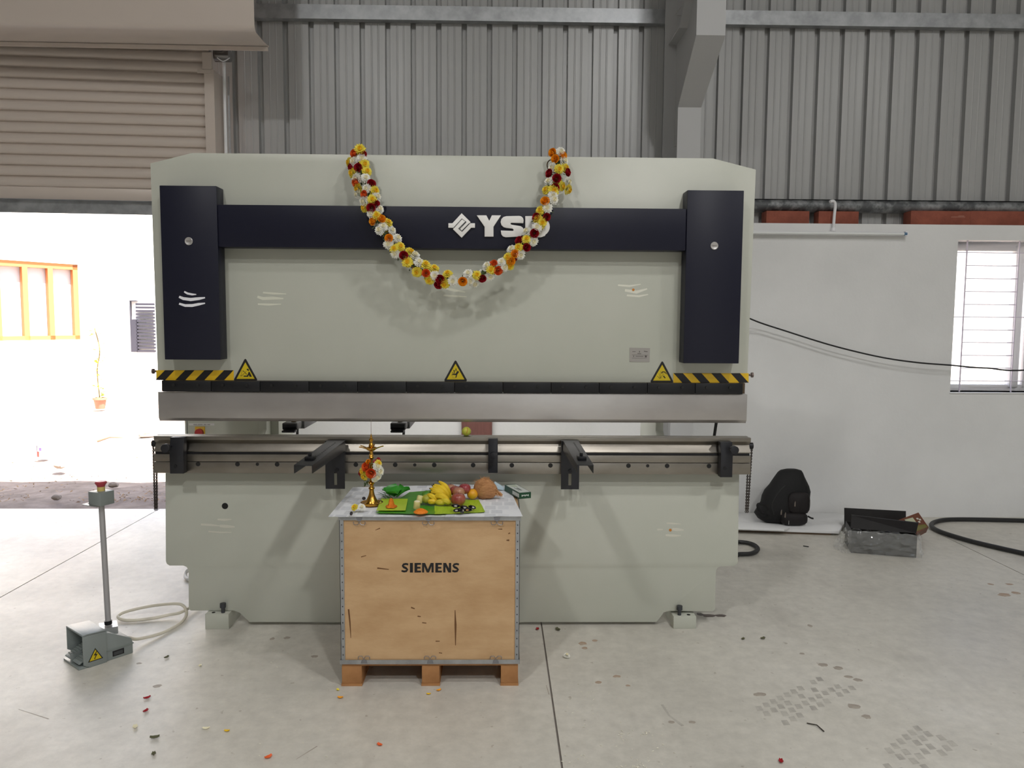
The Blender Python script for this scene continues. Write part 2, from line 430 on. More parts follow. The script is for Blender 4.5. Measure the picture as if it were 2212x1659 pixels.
# brick blocks on the wall top
BRICK = mat('terracotta_block', '965340', .8, col2='824636', nscale=9, bump=.2, bscale=50)
brl = ['terracotta block on the wall, nearest the press', 'terracotta block beside the lamp conduit', 'terracotta block with pale scratches above the wall', 'terracotta block above the window corner']
for (x0, x1, dy), lb in zip(((1655, 1748, .0), (1770, 1857, .02), (1967, 2096, -.0), (2097, 2215, .01)), brl):
    za_, zb_ = ZT, Z((x0+x1)/2, 457, YW+.03)
    o = B().box(X(x0, 470, YW+.03), X(x1, 470, YW+.03), YW+.025+dy, YW+.15, za_+.001, zb_+.005).build('brick_block', BRICK, None, bevel=.004)
    tag(o, lb, 'brick', 'terracotta blocks on the wall top')
    if x0 == 1967:
        q = P(2070, 468, YW+.025)
        B().box(q.x-.06, q.x+.06, YW+.024, YW+.025, q.z-.004, q.z-.002).box(q.x+.0, q.x+.05, YW+.024, YW+.025, q.z+.004, q.z+.006).build('scratch', mat('scratch_pale', 'c9a293', .8), o, smooth=False)

# ------------------------------------------------------------------ window
UPVC = mat('white_upvc', 'ececee', .35)
win = thing('window_1', 'white framed window with white safety bars in the plaster wall', 'window', (wx0, YW, wz0), kind='structure')
yo = YW+.15
b = B(); fw = .055
b.box(wx0, wx1, yo, yo+.06, wz0, wz0+fw).box(wx0, wx1, yo, yo+.06, wz1-fw-.02, wz1).box(wx0, wx0+fw*.3, yo, yo+.06, wz0, wz1).box(wx1-fw, wx1, yo, yo+.06, wz0, wz1)
b.build('window_frame', UPVC, win, bevel=.004)
xm0 = X(2186, 683, yo)
B().box(xm0, xm0+.075, yo-.02, yo+.05, wz0+fw*.6, wz1-fw*.6).build('sash_stile', UPVC, win, bevel=.004)
B().box(xm0+.12, xm0+.14, yo-.01, yo+.05, wz0+fw*.6, wz1-fw*.6).build('sash_stile', UPVC, win, bevel=.003)
GLASS = mat('window_glass', 'f4f6f8', .05, alpha=.07, spec=.5)
B().box(wx0+.02, wx1-fw, yo+.025, yo+.029, wz0+fw, wz1-fw).build('pane', GLASS, win, smooth=False)
B().box(wx0-.005, wx1+.005, YW-.012, YW+.15, wz0-.012, wz0).build('window_sill', UPVC, win, bevel=.003)
BAR = mat('white_bar_paint', 'd8d0de', .4)
yb_ = YW+.03
xb0, xb1 = X(2081, 683, yb_), X(2193, 683, yb_)
for i, yy in enumerate((546, 574, 602, 630, 658, 685, 713, 740, 768, 795, 823)):
    zz = Z(2130, yy, yb_); long_ = i in (0, 5, 10)
    B().cyl((wx0 if long_ else xb0, yb_, zz), (wx1 if long_ else xb1, yb_, zz), .0038, n=8).build('window_bar', BAR, win)
    if not long_:
        B().cyl((xb1+.13, yb_, zz), (wx1-.02, yb_, zz), .0038, n=8).build('window_bar', BAR, win)
for xx in (xb0, xb1, xb1+.13):
    B().box(xx-.0045, xx+.0045, yb_-.0045, yb_+.0045, wz0, wz1).build('bar_post', BAR, win, smooth=False)

# ------------------------------------------------------------------ roller shutter
sh = thing('roller_shutter', 'half-raised beige roller shutter with curved hood over the yard door', 'shutter', (XD, YW-.2, 0), kind='structure')
xp = X(455, 300, YW-.16); yp = YW-.16
MS = Matrix.Translation((xp, yp, 0)) @ Matrix.Rotation(math.radians(4.2), 4, 'Z')
SLH = .0835
zb0 = Z(226, 407, yp-.06)
prof = [(.000, .0), (-.012, .003), (-.020, .012), (-.025, .028), (-.025, .044), (-.020, .060), (-.012, .071), (-.001, .0775), (.003, .0800), (.003, .0865), (.006, .0865), (.006, .0)]
o0 = None
for i in range(20):
    if o0 is None:
        o0 = B().prism(prof, (-3.3, 0), 'yz', MS @ Matrix.Translation((0, 0, zb0))).build('slat', SHUT, sh, ang=60)
    else: copy_of(o0, sh, W[o0.name]+Vector((0, 0, i*SLH)))
zr = Z(160, 433, yp-.06)
B().box(-3.3, 0, -.012, .012, zr, zb0-.002, MS).build('bottom_rail', SHUT, sh, bevel=.003)
zr2 = Z(160, 462, yp-.06)
B().box(-3.3, 0, -.004, .004, zr2, zr-.004, MS).box(-3.3, 0, -.05, -.004, zr-.006, zr-.003, MS).build('bottom_angle', GALV, sh, smooth=False)
xg0, xg1 = X(445, 250, yp-.05), X(466, 250, yp-.05)
gz = Z(450, 152, yp-.05)
B().box(xg0, xg1, yp-.07, yp-.045, 0, gz).box(xg1-.004, xg1, yp-.045, YW-.005, 0, gz).box(xg0-.05, xg1-.02, yp-.074, yp-.07, gz-.03, gz).build('guide_rail', SHUT, sh, smooth=False)
B().box(xg0-.01, xg1-.014, yp-.075, yp-.05, gz+.002, gz+.13).build('guide_top', SHUT, sh, smooth=False)
# hood
yh = YW-.80
xh = X(549, 30, yh)
zh = Z(540, 62, yh); yl = yh*(549-1074)/(579-1074); zl = Z(579, 100, yl)
path = [(yh, 5.1), (yh, zh+.03), (yh+.006, zh+.008), (yh+.03, zh-.012), ((yh+yl)/2, (zh-.02+zl)/2), (yl, zl), (yl+.02, zl+.001), (yl+.02, zl+.012)]
MH = Matrix.Translation((xh, yh, 0)) @ Matrix.Rotation(math.radians(1.0), 4, 'Z') @ Matrix.Translation((-xh, -yh, 0))
B().prism(ribbon(path, .004), (-6.2, xh), 'yz', MH).build('hood', SHUT, sh, ang=50)
B().box(-6.2, xh-.0, yl-.012, yl+.006, zl-.035, zl-.008, MH).build('hood_lip', SHUT, sh, smooth=False)
pass
# shaft, conduit and flat bar by the guide
q = P(468, 118, yp)
B().cyl((q.x-.02, yp+.02, q.z), (q.x+.10, yp+.02, q.z), .05, n=20).build('shaft_drum', mat('drum_steel', '8b8988', .25, .9), sh)
B().box(q.x-.01, q.x+.05, yp-.06, yp-.03, q.z+.02, q.z+.11).build('shaft_bracket', SHUT, sh, bevel=.003)
for a, c, y0, y1, mt, nm in ((484, 491, 100, 345, UPVC, 'conduit'), (494, 498, 165, 345, GALV, 'flat_bar')):
    x0, x1 = X(a, 300, YW-.1), X(c, 300, YW-.1)
    if nm == 'conduit': B().cyl(((x0+x1)/2, YW-.1, .9), ((x0+x1)/2, YW-.1, Z(a, y0, YW-.1)), (x1-x0)/2, n=12).build(nm, mt, sh)
    else: B().box(x0, x1, YW-.1, YW-.095, .9, Z(a, y0, YW-.1)).build(nm, mt, sh, smooth=False)
B().tube(cat([(q.x+.01, yp-.02, q.z-.03), (q.x+.06, yp-.03, q.z-.06), (q.x+.11, yp-.02, q.z-.03)], 6), .004, 6).build('cord', UPVC, sh)

# ------------------------------------------------------------------ yard outside the door
SOIL = mat('dry_soil', '786a60', .95, col2='9a8b80', nscale=5, detail=8, bump=.5, bscale=18)
from mathutils import noise as mno
rows = []
for i in range(60):
    y = YT+.02+(i/59)**2.0*26
    rows.append([(-16+36*j/59, y, -.03+.05*mno.noise((j*.7, y*1.3, 0))+.03*mno.noise((j*2.1, y*6, 7))+.10*mno.noise((j*.25, y*.5, 3))*min(1, (y-YT)*.8)) for j in range(60)])
o = B().sheet(rows).build('yard_ground', SOIL, None)
tag(o, 'bright dry soil of the yard beyond the shutter door', 'ground', kind='structure')
random.seed(3)
LEAFB = mat('dry_leaf_litter', '8a6a4a', .9, col2='b59a7a', nscale=3)
KEEP = [PZ(*k, .02) for k in ((130, 1008), (122, 1077), (318, 942), (245, 1050), (93, 987), (210, 953), (237, 950))]
b = B()
for i in range(1100):
    y = YT+.15+random.random()**2.4*3.4; x = random.uniform(-5.2, -1.4)*(y/7)
    if any(abs(x-k.x) < .2 and abs(y-k.y) < .2 for k in KEEP): continue
    a = random.uniform(0, 6.28); l = random.uniform(.006, .026); wd = l*random.uniform(.25, .5); z = .02+.025*random.random()
    ca, sa = math.cos(a), math.sin(a)
    b.add([(x-ca*l, y-sa*l, z), (x-sa*wd, y+ca*wd, z+random.uniform(0, .012)), (x+ca*l, y+sa*l, z+random.uniform(0, .02)), (x+sa*wd, y-ca*wd, z+.004)], [(0, 1, 2, 3)])
o = b.build('leaf_litter', LEAFB, None, smooth=False)
tag(o, 'scattered dry leaves and twigs on the yard soil', 'leaf litter', kind='stuff')
# paint tin
g = PZ(93, 987, .02); r = .062; h = .155
tin = thing('paint_tin', 'small red, blue and white paint tin standing in the yard', 'tin', (g.x, g.y, g.z))
B().lathe((g.x, g.y, g.z), [(r, 0), (r*1.03, .004), (r, .008), (r, h-.008), (r*1.04, h-.004), (r*.9, h), (r*.85, h-.006)], 24).build('tin_body', mat('tin_white', 'e3e0e6', .4), tin)
def shell(a0, a1, z0, z1, mt, nm):
    pl = [(g.x+(r+.001)*math.cos(math.radians(a)), g.y+(r+.001)*math.sin(math.radians(a))) for a in [a0+(a1-a0)*i/8 for i in range(9)]]
    pl += [(g.x+(r-.002)*math.cos(math.radians(a)), g.y+(r-.002)*math.sin(math.radians(a))) for a in [a1+(a0-a1)*i/8 for i in range(9)]]
    B().prism(pl, (g.z+z0, g.z+z1), 'xy').build(nm, mt, tin)
shell(170, 235, .01, h-.012, mat('tin_navy', '4a3a66', .4), 'label_band'); shell(236, 262, .01, .075, mat('tin_red', 'd8483c', .4), 'label_patch'); shell(264, 290, .085, .12, mat('tin_purple', '6b5a86', .4), 'label_mark')
# stones, stick
ROCK = mat('grey_stone', '8b7f74', .9, bump=.5, bscale=20)
def rock(px, py, r, lab):
    q = PZ(px, py, .02); random.seed(px)
    ph = random.random()*9
    o = B().ball((q.x, q.y, q.z+r*.25), r, r*.8, r*.55, 12, 8, fn=lambda d: 1+.25*mno.noise((d.x*1.7+ph, d.y*1.7, d.z*1.7))).build('stone', ROCK, None)
    tag(o, lab, 'stone', 'stones in the yard')
rock(130, 1008, .07, 'grey stone on the soil below the paint tin'); rock(122, 1077, .045, 'small dark stone in the shaded soil at the threshold')
rock(318, 942, .12, 'pile-like pale stone in the yard beside the press'); rock(245, 1050, .05, 'small pale stone on shaded soil above the red button')
a, c = PZ(210, 953, .06), PZ(265, 945, .10)
o = B().tube([a, a.lerp(c, .5)+Vector((0, 0, .03)), c], .012, 7, radii=[.018, .012, .006]).build('stick', mat('dry_stick', '7c6250', .9), None)
tag(o, 'thin dry stick lying on the yard soil', 'stick')
# neighbouring house: oblique wing and a facing wing
HOUSE = mat('white_house_wall', 'f1efe9', .85)
ORW = mat('orange_wood', 'c47a45', .6)
wd = math.radians(58); c0 = P(85, 640, 14.0)
MW = Matrix.Translation((c0.x, c0.y, 0)) @ Matrix.Rotation(wd, 4, 'Z')
house = thing('house', 'sunlit white house across the yard with orange window and grey louvre', 'house', (c0.x, c0.y, 0))
def hz(py): return P(85, py, 14.0).z
wzb, wzt = hz(735), hz(566); hw = .72
B().box(-5, -hw, 0, .25, -.2, 6.5, MW).box(hw, 1.35, 0, .25, -.2, 6.5, MW).box(-hw, hw, 0, .25, -.2, wzb, MW).box(-hw, hw, 0, .25, wzt, 6.5, MW).box(-5, 1.35, .25, .3, -.2, 6.5, MW).build('side_wall', HOUSE, house, smooth=False)
wn = B().box(-hw, hw, .02, .10, wzt-.10, wzt, MW).box(-hw, hw, .02, .10, wzb, wzb+.08, MW).box(-hw, -hw+.09, .02, .1, wzb, wzt, MW).box(hw-.09, hw, .02, .1, wzb, wzt, MW).build('window', ORW, house, smooth=False)
for xx in (-.22, .22): B().box(xx-.045, xx+.045, .02, .1, wzb, wzt-.1, MW).build('mullion', ORW, wn, smooth=False)
B().box(-hw+.05, hw-.05, .12, .125, wzb+.05, wzt-.05, MW).build('pane', mat('pale_pane', 'c9c6c6', .2), wn, smooth=False)
YH = 19.0
o = B().box(3.2, 18, 11.0, 11.2, -.2, 3.4).build('bright_backing_wall', HOUSE, None, smooth=False)  # added wall outside, catches the sun so the window looks bright
tag(o, 'sunlit white boundary wall seen through the barred window', 'wall', kind='structure')
B().box(-11, 3, YH, YH+.3, -.2, 7).build('rear_wall', HOUSE, house, smooth=False)
LOUV = mat('louvre_grey', '3c3a42', .6)
lv = B().box(X(282, 700, YH-.06), X(296, 700, YH-.06), YH-.08, YH, Z(289, 760, YH), Z(289, 690, YH)).build('louvre_gate', LOUV, house, smooth=False)
B().box(X(282, 700, YH-.06), X(283.2, 700, YH-.06), YH-.08, YH, Z(289, 690, YH), Z(289, 649, YH)).box(X(282, 700, YH-.06), X(297, 700, YH-.06), YH-.08, YH, Z(289, 651, YH), Z(289, 649, YH)).build('gate_edge', LOUV, lv, smooth=False)
for i in range(15):
    yy = 655+i*7.2
    B().box(X(295, 700, YH-.06), X(335, 700, YH-.06), YH-.08, YH-.04, Z(310, yy+4.6, YH), Z(310, yy, YH)).build('louvre_slat', LOUV, lv, smooth=False)
# climbing plant in a pot
LEAFG = mat('yard_leaf', '8aa03a', .6, col2='b5b24a', nscale=6)
q = PZ(215, 828, 0.0)
q = Vector((X(212, 760, 14.3), 14.3, 0))
pl = thing('potted_plant', 'tall thin leafy plant in a pot across the yard', 'plant', q)
B().lathe(q, [(.08, 0), (.11, .17), (.125, .17), (.125, .21), (.10, .21), (.095, .16)], 16).build('pot', mat('clay_pot', 'a3705a', .8), pl)
random.seed(5)
stem = cat([q+Vector((0, 0, .15)), q+Vector((-.03, 0, .7)), q+Vector((.03, 0, 1.1)), q+Vector((-.05, 0, 1.5))], 6)
B().tube(stem, .012, 6).build('stem', mat('plant_stem', '7a6a40', .8), pl)
b = B()
for i in range(60):
    t = random.random()**1.6; s = stem[int(t*(len(stem)-1))]; a = random.uniform(0, 6.28); l = random.uniform(.05, .12)
    d = Vector((math.cos(a), math.sin(a)*.6, random.uniform(-.3, .5))); e = s+d*l*1.6; n_ = Vector((-d.y, d.x, .3))*l*.5
    b.add([s+d*l*.3, s+d*l+n_, e, s+d*l-n_], [(0, 1, 2, 3)])
o = b.build('foliage', LEAFG, pl, smooth=False); o['kind'] = 'stuff'
# ------------------------------------------------------------------ press brake
YR = 4.10
RB, RTOP, RC = 1.353, 2.543, 2.487
pb = thing('press_brake', 'long pale green hydraulic press brake with navy cover bar and garland', 'machine', (-.23, 4.5, 0))
ram = B().prism([(-1.816, RC), (-1.598, RTOP), (1.133, RTOP), (1.364, RC), (1.353, RB), (-1.812, RB)], (YR, YR+.07)).build('ram', PAINT, pb, bevel=.002)
YT_ = 4.0
def zz(py, Y=YT_): return Z(980, py, Y)
# tower covers
for (a, c, y0, y1, bx, by) in ((350, 472, 401, 777, 408, 521), (1481, 1602, 411, 785, 1543, 531)):
    t = B().box(X(a, 590, YT_), X(c, 590, YT_), YT_, YR, Z((a+c)/2, y1, YT_), Z((a+c)/2, y0, YT_)).build('tower_cover', NAVY, pb, bevel=.003)
    q = P(bx, by, YT_)
    bd = B().lathe((0, 0, 0), [(.020, 0), (.0205, .003), (.018, .005), (.017, .0045), (.0, .0045)], 24, Matrix.Translation(q) @ Matrix.Rotation(math.pi/2, 4, 'X')).build('round_badge', ALU, t)
    B().box(q.x-.012, q.x+.012, YT_-.0056, YT_-.0046, q.z+.001, q.z+.004).box(q.x-.011, q.x+.011, YT_-.0056, YT_-.0046, q.z-.004, q.z-.001).build('badge_lettering', mat('badge_print', '8a847e', .5), t, smooth=False)
    if a == 350: tower_l = t
YBM = 4.006
beam = B().box(X(471, 490, YBM), X(1482, 495, YBM), YBM, YR, zz(537), zz(446)).build('beam_cover', NAVY, pb, bevel=.003)
# lettering and emblem (pixels of a 3.95x crop at 700,300)
def cz(pts): return [(700+x/3.95, 300+y/3.95) for x, y in pts]
def raised(polys, name, t=.014):
    b = B()
    for p in polys: b.prism(w2(cz(p), YBM), (YBM-t, YBM))
    return b.build(name, WHITEP, beam, bevel=.0012)
raised([[(1303, 655), (1385, 655), (1410, 702), (1432, 655), (1510, 655), (1446, 752), (1446, 836), (1370, 836), (1370, 752)]], 'letter_y')
S = [(1700, 722), (1596, 718), (1590, 728), (1600, 735)]+arc(1660, 790, 46, -70, 90, 6)[0:]+[(1550, 842)]+arc(1548, 802, 38, 95, 180, 4)+[(1508, 784), (1612, 788), (1618, 778), (1608, 768)]+arc(1556, 712, 50, 90, 270, 6)[0:]+[(1660, 660)]+arc(1664, 698, 38, -90, 0, 4)
raised([S], 'letter_s')
Do = [(1716, 662), (1850, 662)]+arc(1846, 752, 79, -80, 80, 10)+[(1850, 842), (1716, 842)]
b = B()
outer = w2(cz(Do), YBM); inner = w2(cz([(1795, 708), (1832, 708)]+arc(1830, 752, 32, -60, 60, 6)+[(1832, 796), (1795, 796)]), YBM)
nO, nI = len(outer), len(inner)
# D as a ring: split into top/bottom/left/right strips
raised([[(1716, 662), (1795, 662), (1795, 842), (1716, 842)], [(1795, 662), (1850, 662), (1885, 675), (1862, 720), (1832, 708), (1795, 708)],
        [(1795, 842), (1850, 842), (1885, 829), (1862, 784), (1832, 796), (1795, 796)],
        [(1885, 675)]+arc(1846, 752, 79, -56, 56, 8)+[(1885, 829), (1862, 784), (1866, 752), (1862, 720)]], 'letter_d')
em = raised([[(1175, 637), (1250, 712), (1243, 722), (1288, 722), (1288, 761), (1255, 761), (1175, 846), (1100, 772), (1112, 761), (1062, 761), (1062, 722), (1097, 722)]], 'emblem')
bl = B()
for pth in ([(1108, 762), (1178, 685), (1210, 708), (1150, 768)], [(1150, 768), (1178, 792), (1245, 722)], [(1210, 708), (1214, 712), (1158, 771), (1178, 788), (1240, 725)]):
    bl.prism(w2(cz(ribbon(pth, 5)), YBM), (YBM-.0155, YBM-.0135))
o = bl.build('emblem_line', INK, beam, smooth=False)

# ash smears
def smear(strokes, Y, mt, par):
    for pts, wdt in strokes:
        k = len(pts); ws = [wdt*(.55+.6*math.sin(math.pi*min(1, (i+.6)/k))) for i in range(k)]; ws[-1] = wdt*.45
        flat_on(ribbon(pts, ws), Y, 'ash_smear', mt, par, .0006)
smear([([(398, 630), (405, 634), (415, 636), (424, 636)], 4), ([(387, 641), (396, 645), (412, 647), (430, 645), (443, 643)], 6), ([(387, 656), (400, 660), (415, 660), (430, 657), (443, 655)], 5.5)], YT_, ASH, tower_l)
smear([([(568, 632), (590, 634), (618, 635)], 4), ([(556, 641), (568, 645), (590, 644), (612, 645)], 6), ([(557, 657), (580, 658), (607, 657)], 4)], YR, ASHF, ram)
smear([([(962, 623), (980, 627), (1005, 631)], 5), ([(958, 638), (985, 640), (1008, 641)], 4)], YR, ASHF, ram)
smear([([(1335, 616), (1360, 618), (1384, 614)], 4), ([(1350, 627), (1375, 631), (1398, 624)], 6), ([(1354, 638), (1380, 640), (1400, 636)], 4)], YR, mat('ash_mid', 'd9d8ca', .6), ram)
flat_on([(1368+3*math.cos(a), 626+3*math.sin(a)) for a in [i*.785 for i in range(8)]], YR, 'sandal_dot', SANDAL, ram, .0014)
# nameplate
npz = flat_on([(1360, 751), (1404, 752), (1403, 782), (1360, 781.5)], YR, 'nameplate', mat('nameplate_metal', '9e9a95', .4, .3), ram, .002)
NPI = mat('nameplate_print', '57524e', .5)
for pl_ in ([(1366, 759), (1373, 759), (1373, 760), (1366, 760)], [(1391, 758), (1399, 759), (1399, 760.3), (1391, 759.5)], [(1380.5, 758), (1382, 758), (1382, 761.5), (1380.5, 761.5)],
           [(1377, 763), (1385, 763.4), (1385, 764.6), (1377, 764.4)], [(1365, 766), (1400, 767), (1400, 767.6), (1365, 766.6)], [(1368, 768), (1369.5, 768), (1369.5, 771), (1368, 771)],
           [(1373, 769), (1390, 769.4), (1390, 770.5), (1373, 770)], [(1393, 768), (1397, 768), (1397, 772), (1393, 772)], [(1365, 773), (1397, 773.5), (1397, 774), (1365, 773.6)]):
    B().prism(w2(pl_, YR-.002), (YR-.0026, YR-.002)).build('plate_print', NPI, ram, smooth=False)
# hazard tapes
def tape(x0, x1, y0, y1, stripes, sl):
    t = flat_on([(x0, y0), (x1, y0+sl), (x1, y1+sl), (x0, y1)], YR, 'hazard_tape', YEL, pb, .001)
    for p in stripes: B().prism(w2(p, YR-.001), (YR-.0016, YR-.001)).build('stripe', INK, t, smooth=False)
zl_ = lambda x: 320+x/4.609
st = []
for a, c in ((168, 262), (368, 462), (562, 653), (757, 850)):
    st.append([(zl_(a), 799.8), (zl_(c), 799.8), (zl_(c-93), 821.2), (zl_(a-96), 820.8)])
tape(337.5, 505, 799.6, 821, st, .3)
zl2 = lambda x: 1180+x/4.609
st = [[(zl2(a), 806.1), (zl2(c), 806.2), (zl2(c+86), 826.6), (zl2(a+86), 826.6)] for a, c in ((1268, 1360), (1450, 1545), (1642, 1737), (1836, 1929))]
tape(1454.5, 1617, 806, 826.5, st, .2)
# warning signs: black rounded triangle, yellow field, pictogram
def sign(ax, ay, bx0, bx1, by, pict, Y=YR, par=None, t=.0015, nm='warning_sign'):
    par = par or pb
    tri = [(ax-2, ay+1.5), (ax, ay), (ax+2, ay+1.5), (bx1, by-3), (bx1-.6, by), (bx0+.6, by), (bx0, by-3)]
    o = flat_on(tri, Y, nm, INK, par, t)
    hh = by-ay
    B().prism(w2([(ax, ay+hh*.16), (bx1-hh*.115, by-hh*.085), (bx0+hh*.115, by-hh*.085)], Y-t), (Y-t-.0006, Y-t)).build('sign_field', YEL2, o, smooth=False)
    for p in pict: B().prism(w2(p, Y-t-.0006), (Y-t-.0012, Y-t-.0006)).build('pictogram', INK, o, smooth=False)
k1 = lambda pts: [(500+x/23.7, 760+y/23.7) for x, y in pts]
circ = lambda x, y, r, n=10: [(x+r*math.cos(2*math.pi*i/n), y+r*math.sin(2*math.pi*i/n)) for i in range(n)]
sign(530, 775, 505.6, 555.6, 822.5, [k1(p) for p in ([(770, 910), (800, 865), (860, 865), (895, 920), (880, 985), (840, 980), (810, 925)], [(880, 1020), (930, 1025), (1050, 1275), (930, 1278), (885, 1180), (850, 1275), (630, 1275), (620, 1220), (800, 1215), (860, 1090)],
     ribbon([(590, 970), (690, 1050), (780, 1155)], [40, 16, 40]), ribbon([(770, 980), (600, 1160)], 16), ribbon([(600, 1160), (500, 1240)], 20), ribbon([(540, 940), (520, 1100), (500, 1240)], 10), ribbon([(430, 1200), (500, 1240)], 12))])
k2 = lambda pts: [(960+x/33.2, 780+y/33.2) for x, y in pts]
sign(984, 778.5, 960, 1008.5, 823.5, [k2(p) for p in ([(640, 650), (740, 640), (730, 900), (660, 890), (690, 800)], [(800, 530), (860, 530), (865, 720), (800, 725)],
     [(960, 670), (1050, 790), (920, 960), (860, 1190), (800, 1180), (830, 1010), (600, 990), (520, 1030), (510, 1000), (580, 950), (800, 900)], ribbon([(540, 790), (600, 810), (630, 850)], 30), ribbon([(530, 910), (620, 905), (680, 930)], 32), ribbon([(590, 1060), (600, 1210), (790, 1210), (790, 1090)], 14))])
k3 = lambda pts: [(1340+x/16.59, 740+y/16.59) for x, y in pts]
sign(1430.5, 780.5, 1405.4, 1454, 826, [k3(p) for p in (ribbon([(1470, 1075), (1520, 1050), (1590, 1055), (1660, 1130)], [30, 34, 34, 20]), circ(1490, 1095, 18), ribbon([(1545, 1195), (1610, 1275)], [44, 34]), ribbon([(1560, 1110), (1420, 1270)], 10), ribbon([(1440, 1020), (1430, 1250)], 8), ribbon([(1380, 1090), (1420, 1260)], 8), ribbon([(1330, 1200), (1410, 1290), (1480, 1260)], 14))])
# clamp bar: twelve black blocks
YK = 4.055
kx0, kx1 = X(350, 836, YK), X(1605, 840, YK); kz0, kz1 = Z(980, 848.5, YK), Z(980, 825.5, YK)
B().box(kx0-.012, kx1+.018, YR-.02, YR+.06, kz0, RB).build('clamp_backing', mat('brown_end_metal', '5a4c3c', .5, .6), pb, smooth=False)
wk = (kx1-kx0)/12
for i in range(12):
    x0 = kx0+i*wk
    bx = B().box(x0+.0012, x0+wk-.0012, YK, YR-.021, kz0, kz1).build('clamp_block', BLACKM, pb, bevel=.0015)
    for f in (.24, .73):
        B().cyl((x0+wk*f, YK-.007, kz1-.022), (x0+wk*f, YK, kz1-.022), .008, n=12).build('clamp_bolt', DARKHOLE, bx)
# upper tool
YU = 4.066
ux0, ux1 = X(342, 878, YU), X(1613.5, 882, YU); uz1, uz0 = Z(980, 849.5, YU), Z(980, 912, YU)
B().prism([(YU, uz1), (YU, uz0+.018), (YU+.012, uz0), (YU+.016, uz0), (YU+.03, uz0+.02), (YU+.03, uz1)], (ux0, ux1), 'yz').build('upper_tool', STEEL, pb, bevel=.0008)
# lower die, rails
YL = 4.02
lx0, lx1 = X(331.5, 985, YL), X(1622, 990, YL)
def zl4(py): return Z(976, py, YL)
dz1, dz0 = zl4(944.5), zl4(978)
vm = zl4(961)
B().prism([(YL+.008, dz1), (YL+.008, zl4(952.5)), (YL+.034, vm), (YL+.008, zl4(976)), (YL+.008, dz0), (YL+.085, dz0), (YL+.085, dz1), (YL+.055, dz1), (YL+.046, dz1-.014), (YL+.037, dz1)], (lx0, lx1), 'yz').build('die', STEEL2, pb, bevel=.0008)
B().box(lx0+.004, lx1-.004, YL+.012, YL+.10, zl4(983.5), dz0).build('die_seat', BLACKM, pb, smooth=False)
B().box(lx0, lx1, YL, YR+.03, zl4(998.2), zl4(983)).build('die_rail', STEEL2, pb, bevel=.0015)
lower = B().box(lx0, lx1, YL, YR+.03, zl4(1023.5), zl4(999.4)).build('bed_rail', STEEL2, pb, bevel=.0015)
for hx, r in ((427.8, 5), (513, 5), (556, 3.6), (598.6, 5), (768.7, 5), (853.7, 5), (896, 3.6), (938, 5), (1022, 5), (1105.6, 5), (1189, 5), (1357.5, 5), (1399, 3.6), (1441, 5), (1531.5, 5)):
    q = P(hx, 1004.5+(hx-980)*.004, YL)
    B().cyl((q.x, YL-.0006, q.z), (q.x, YL+.004, q.z), r/406, n=16).build('rail_bolt', DARKHOLE, lower)
# stop clamps on the rail
def stop(x0, x1, y0, y1, kx, ky, kr, kd):
    yf = YL-.045
    o = B().prism([(YL, zl4(y1)), (yf, zl4(y1)), (yf, zl4((y0+y1)/2-12)), (yf+.014, zl4(y0+8)), (yf+.014, zl4(y0)), (YL+.01, zl4(y0))], (X(x0, y1, yf), X(x1, y1, yf)), 'yz').build('stop_clamp', BLACKP, pb, bevel=.002)
    q = P(kx, ky, yf-kd)
    B().cyl((q.x, yf+.005, q.z), (q.x, yf-kd, q.z), .006, n=10).cyl((q.x, yf-kd+.012, q.z), (q.x, yf-kd-.012, q.z), kr/410, n=18).build('clamp_knob', BLACKP, o, bevel=.001)
    b2 = P((x0+x1)/2-3, y1-14, yf)
    B().cyl((b2.x, yf-.004, b2.z), (b2.x, yf+.003, b2.z), .009, n=12).build('clamp_screw', BLACKM, o)
stop(367, 397, 945, 1021, 358, 968, 9, .06); stop(1054.5, 1075, 946, 1018, 1066, 984, 7.5, .02); stop(1556, 1582, 951, 1026, 1586, 972, 9, .06)
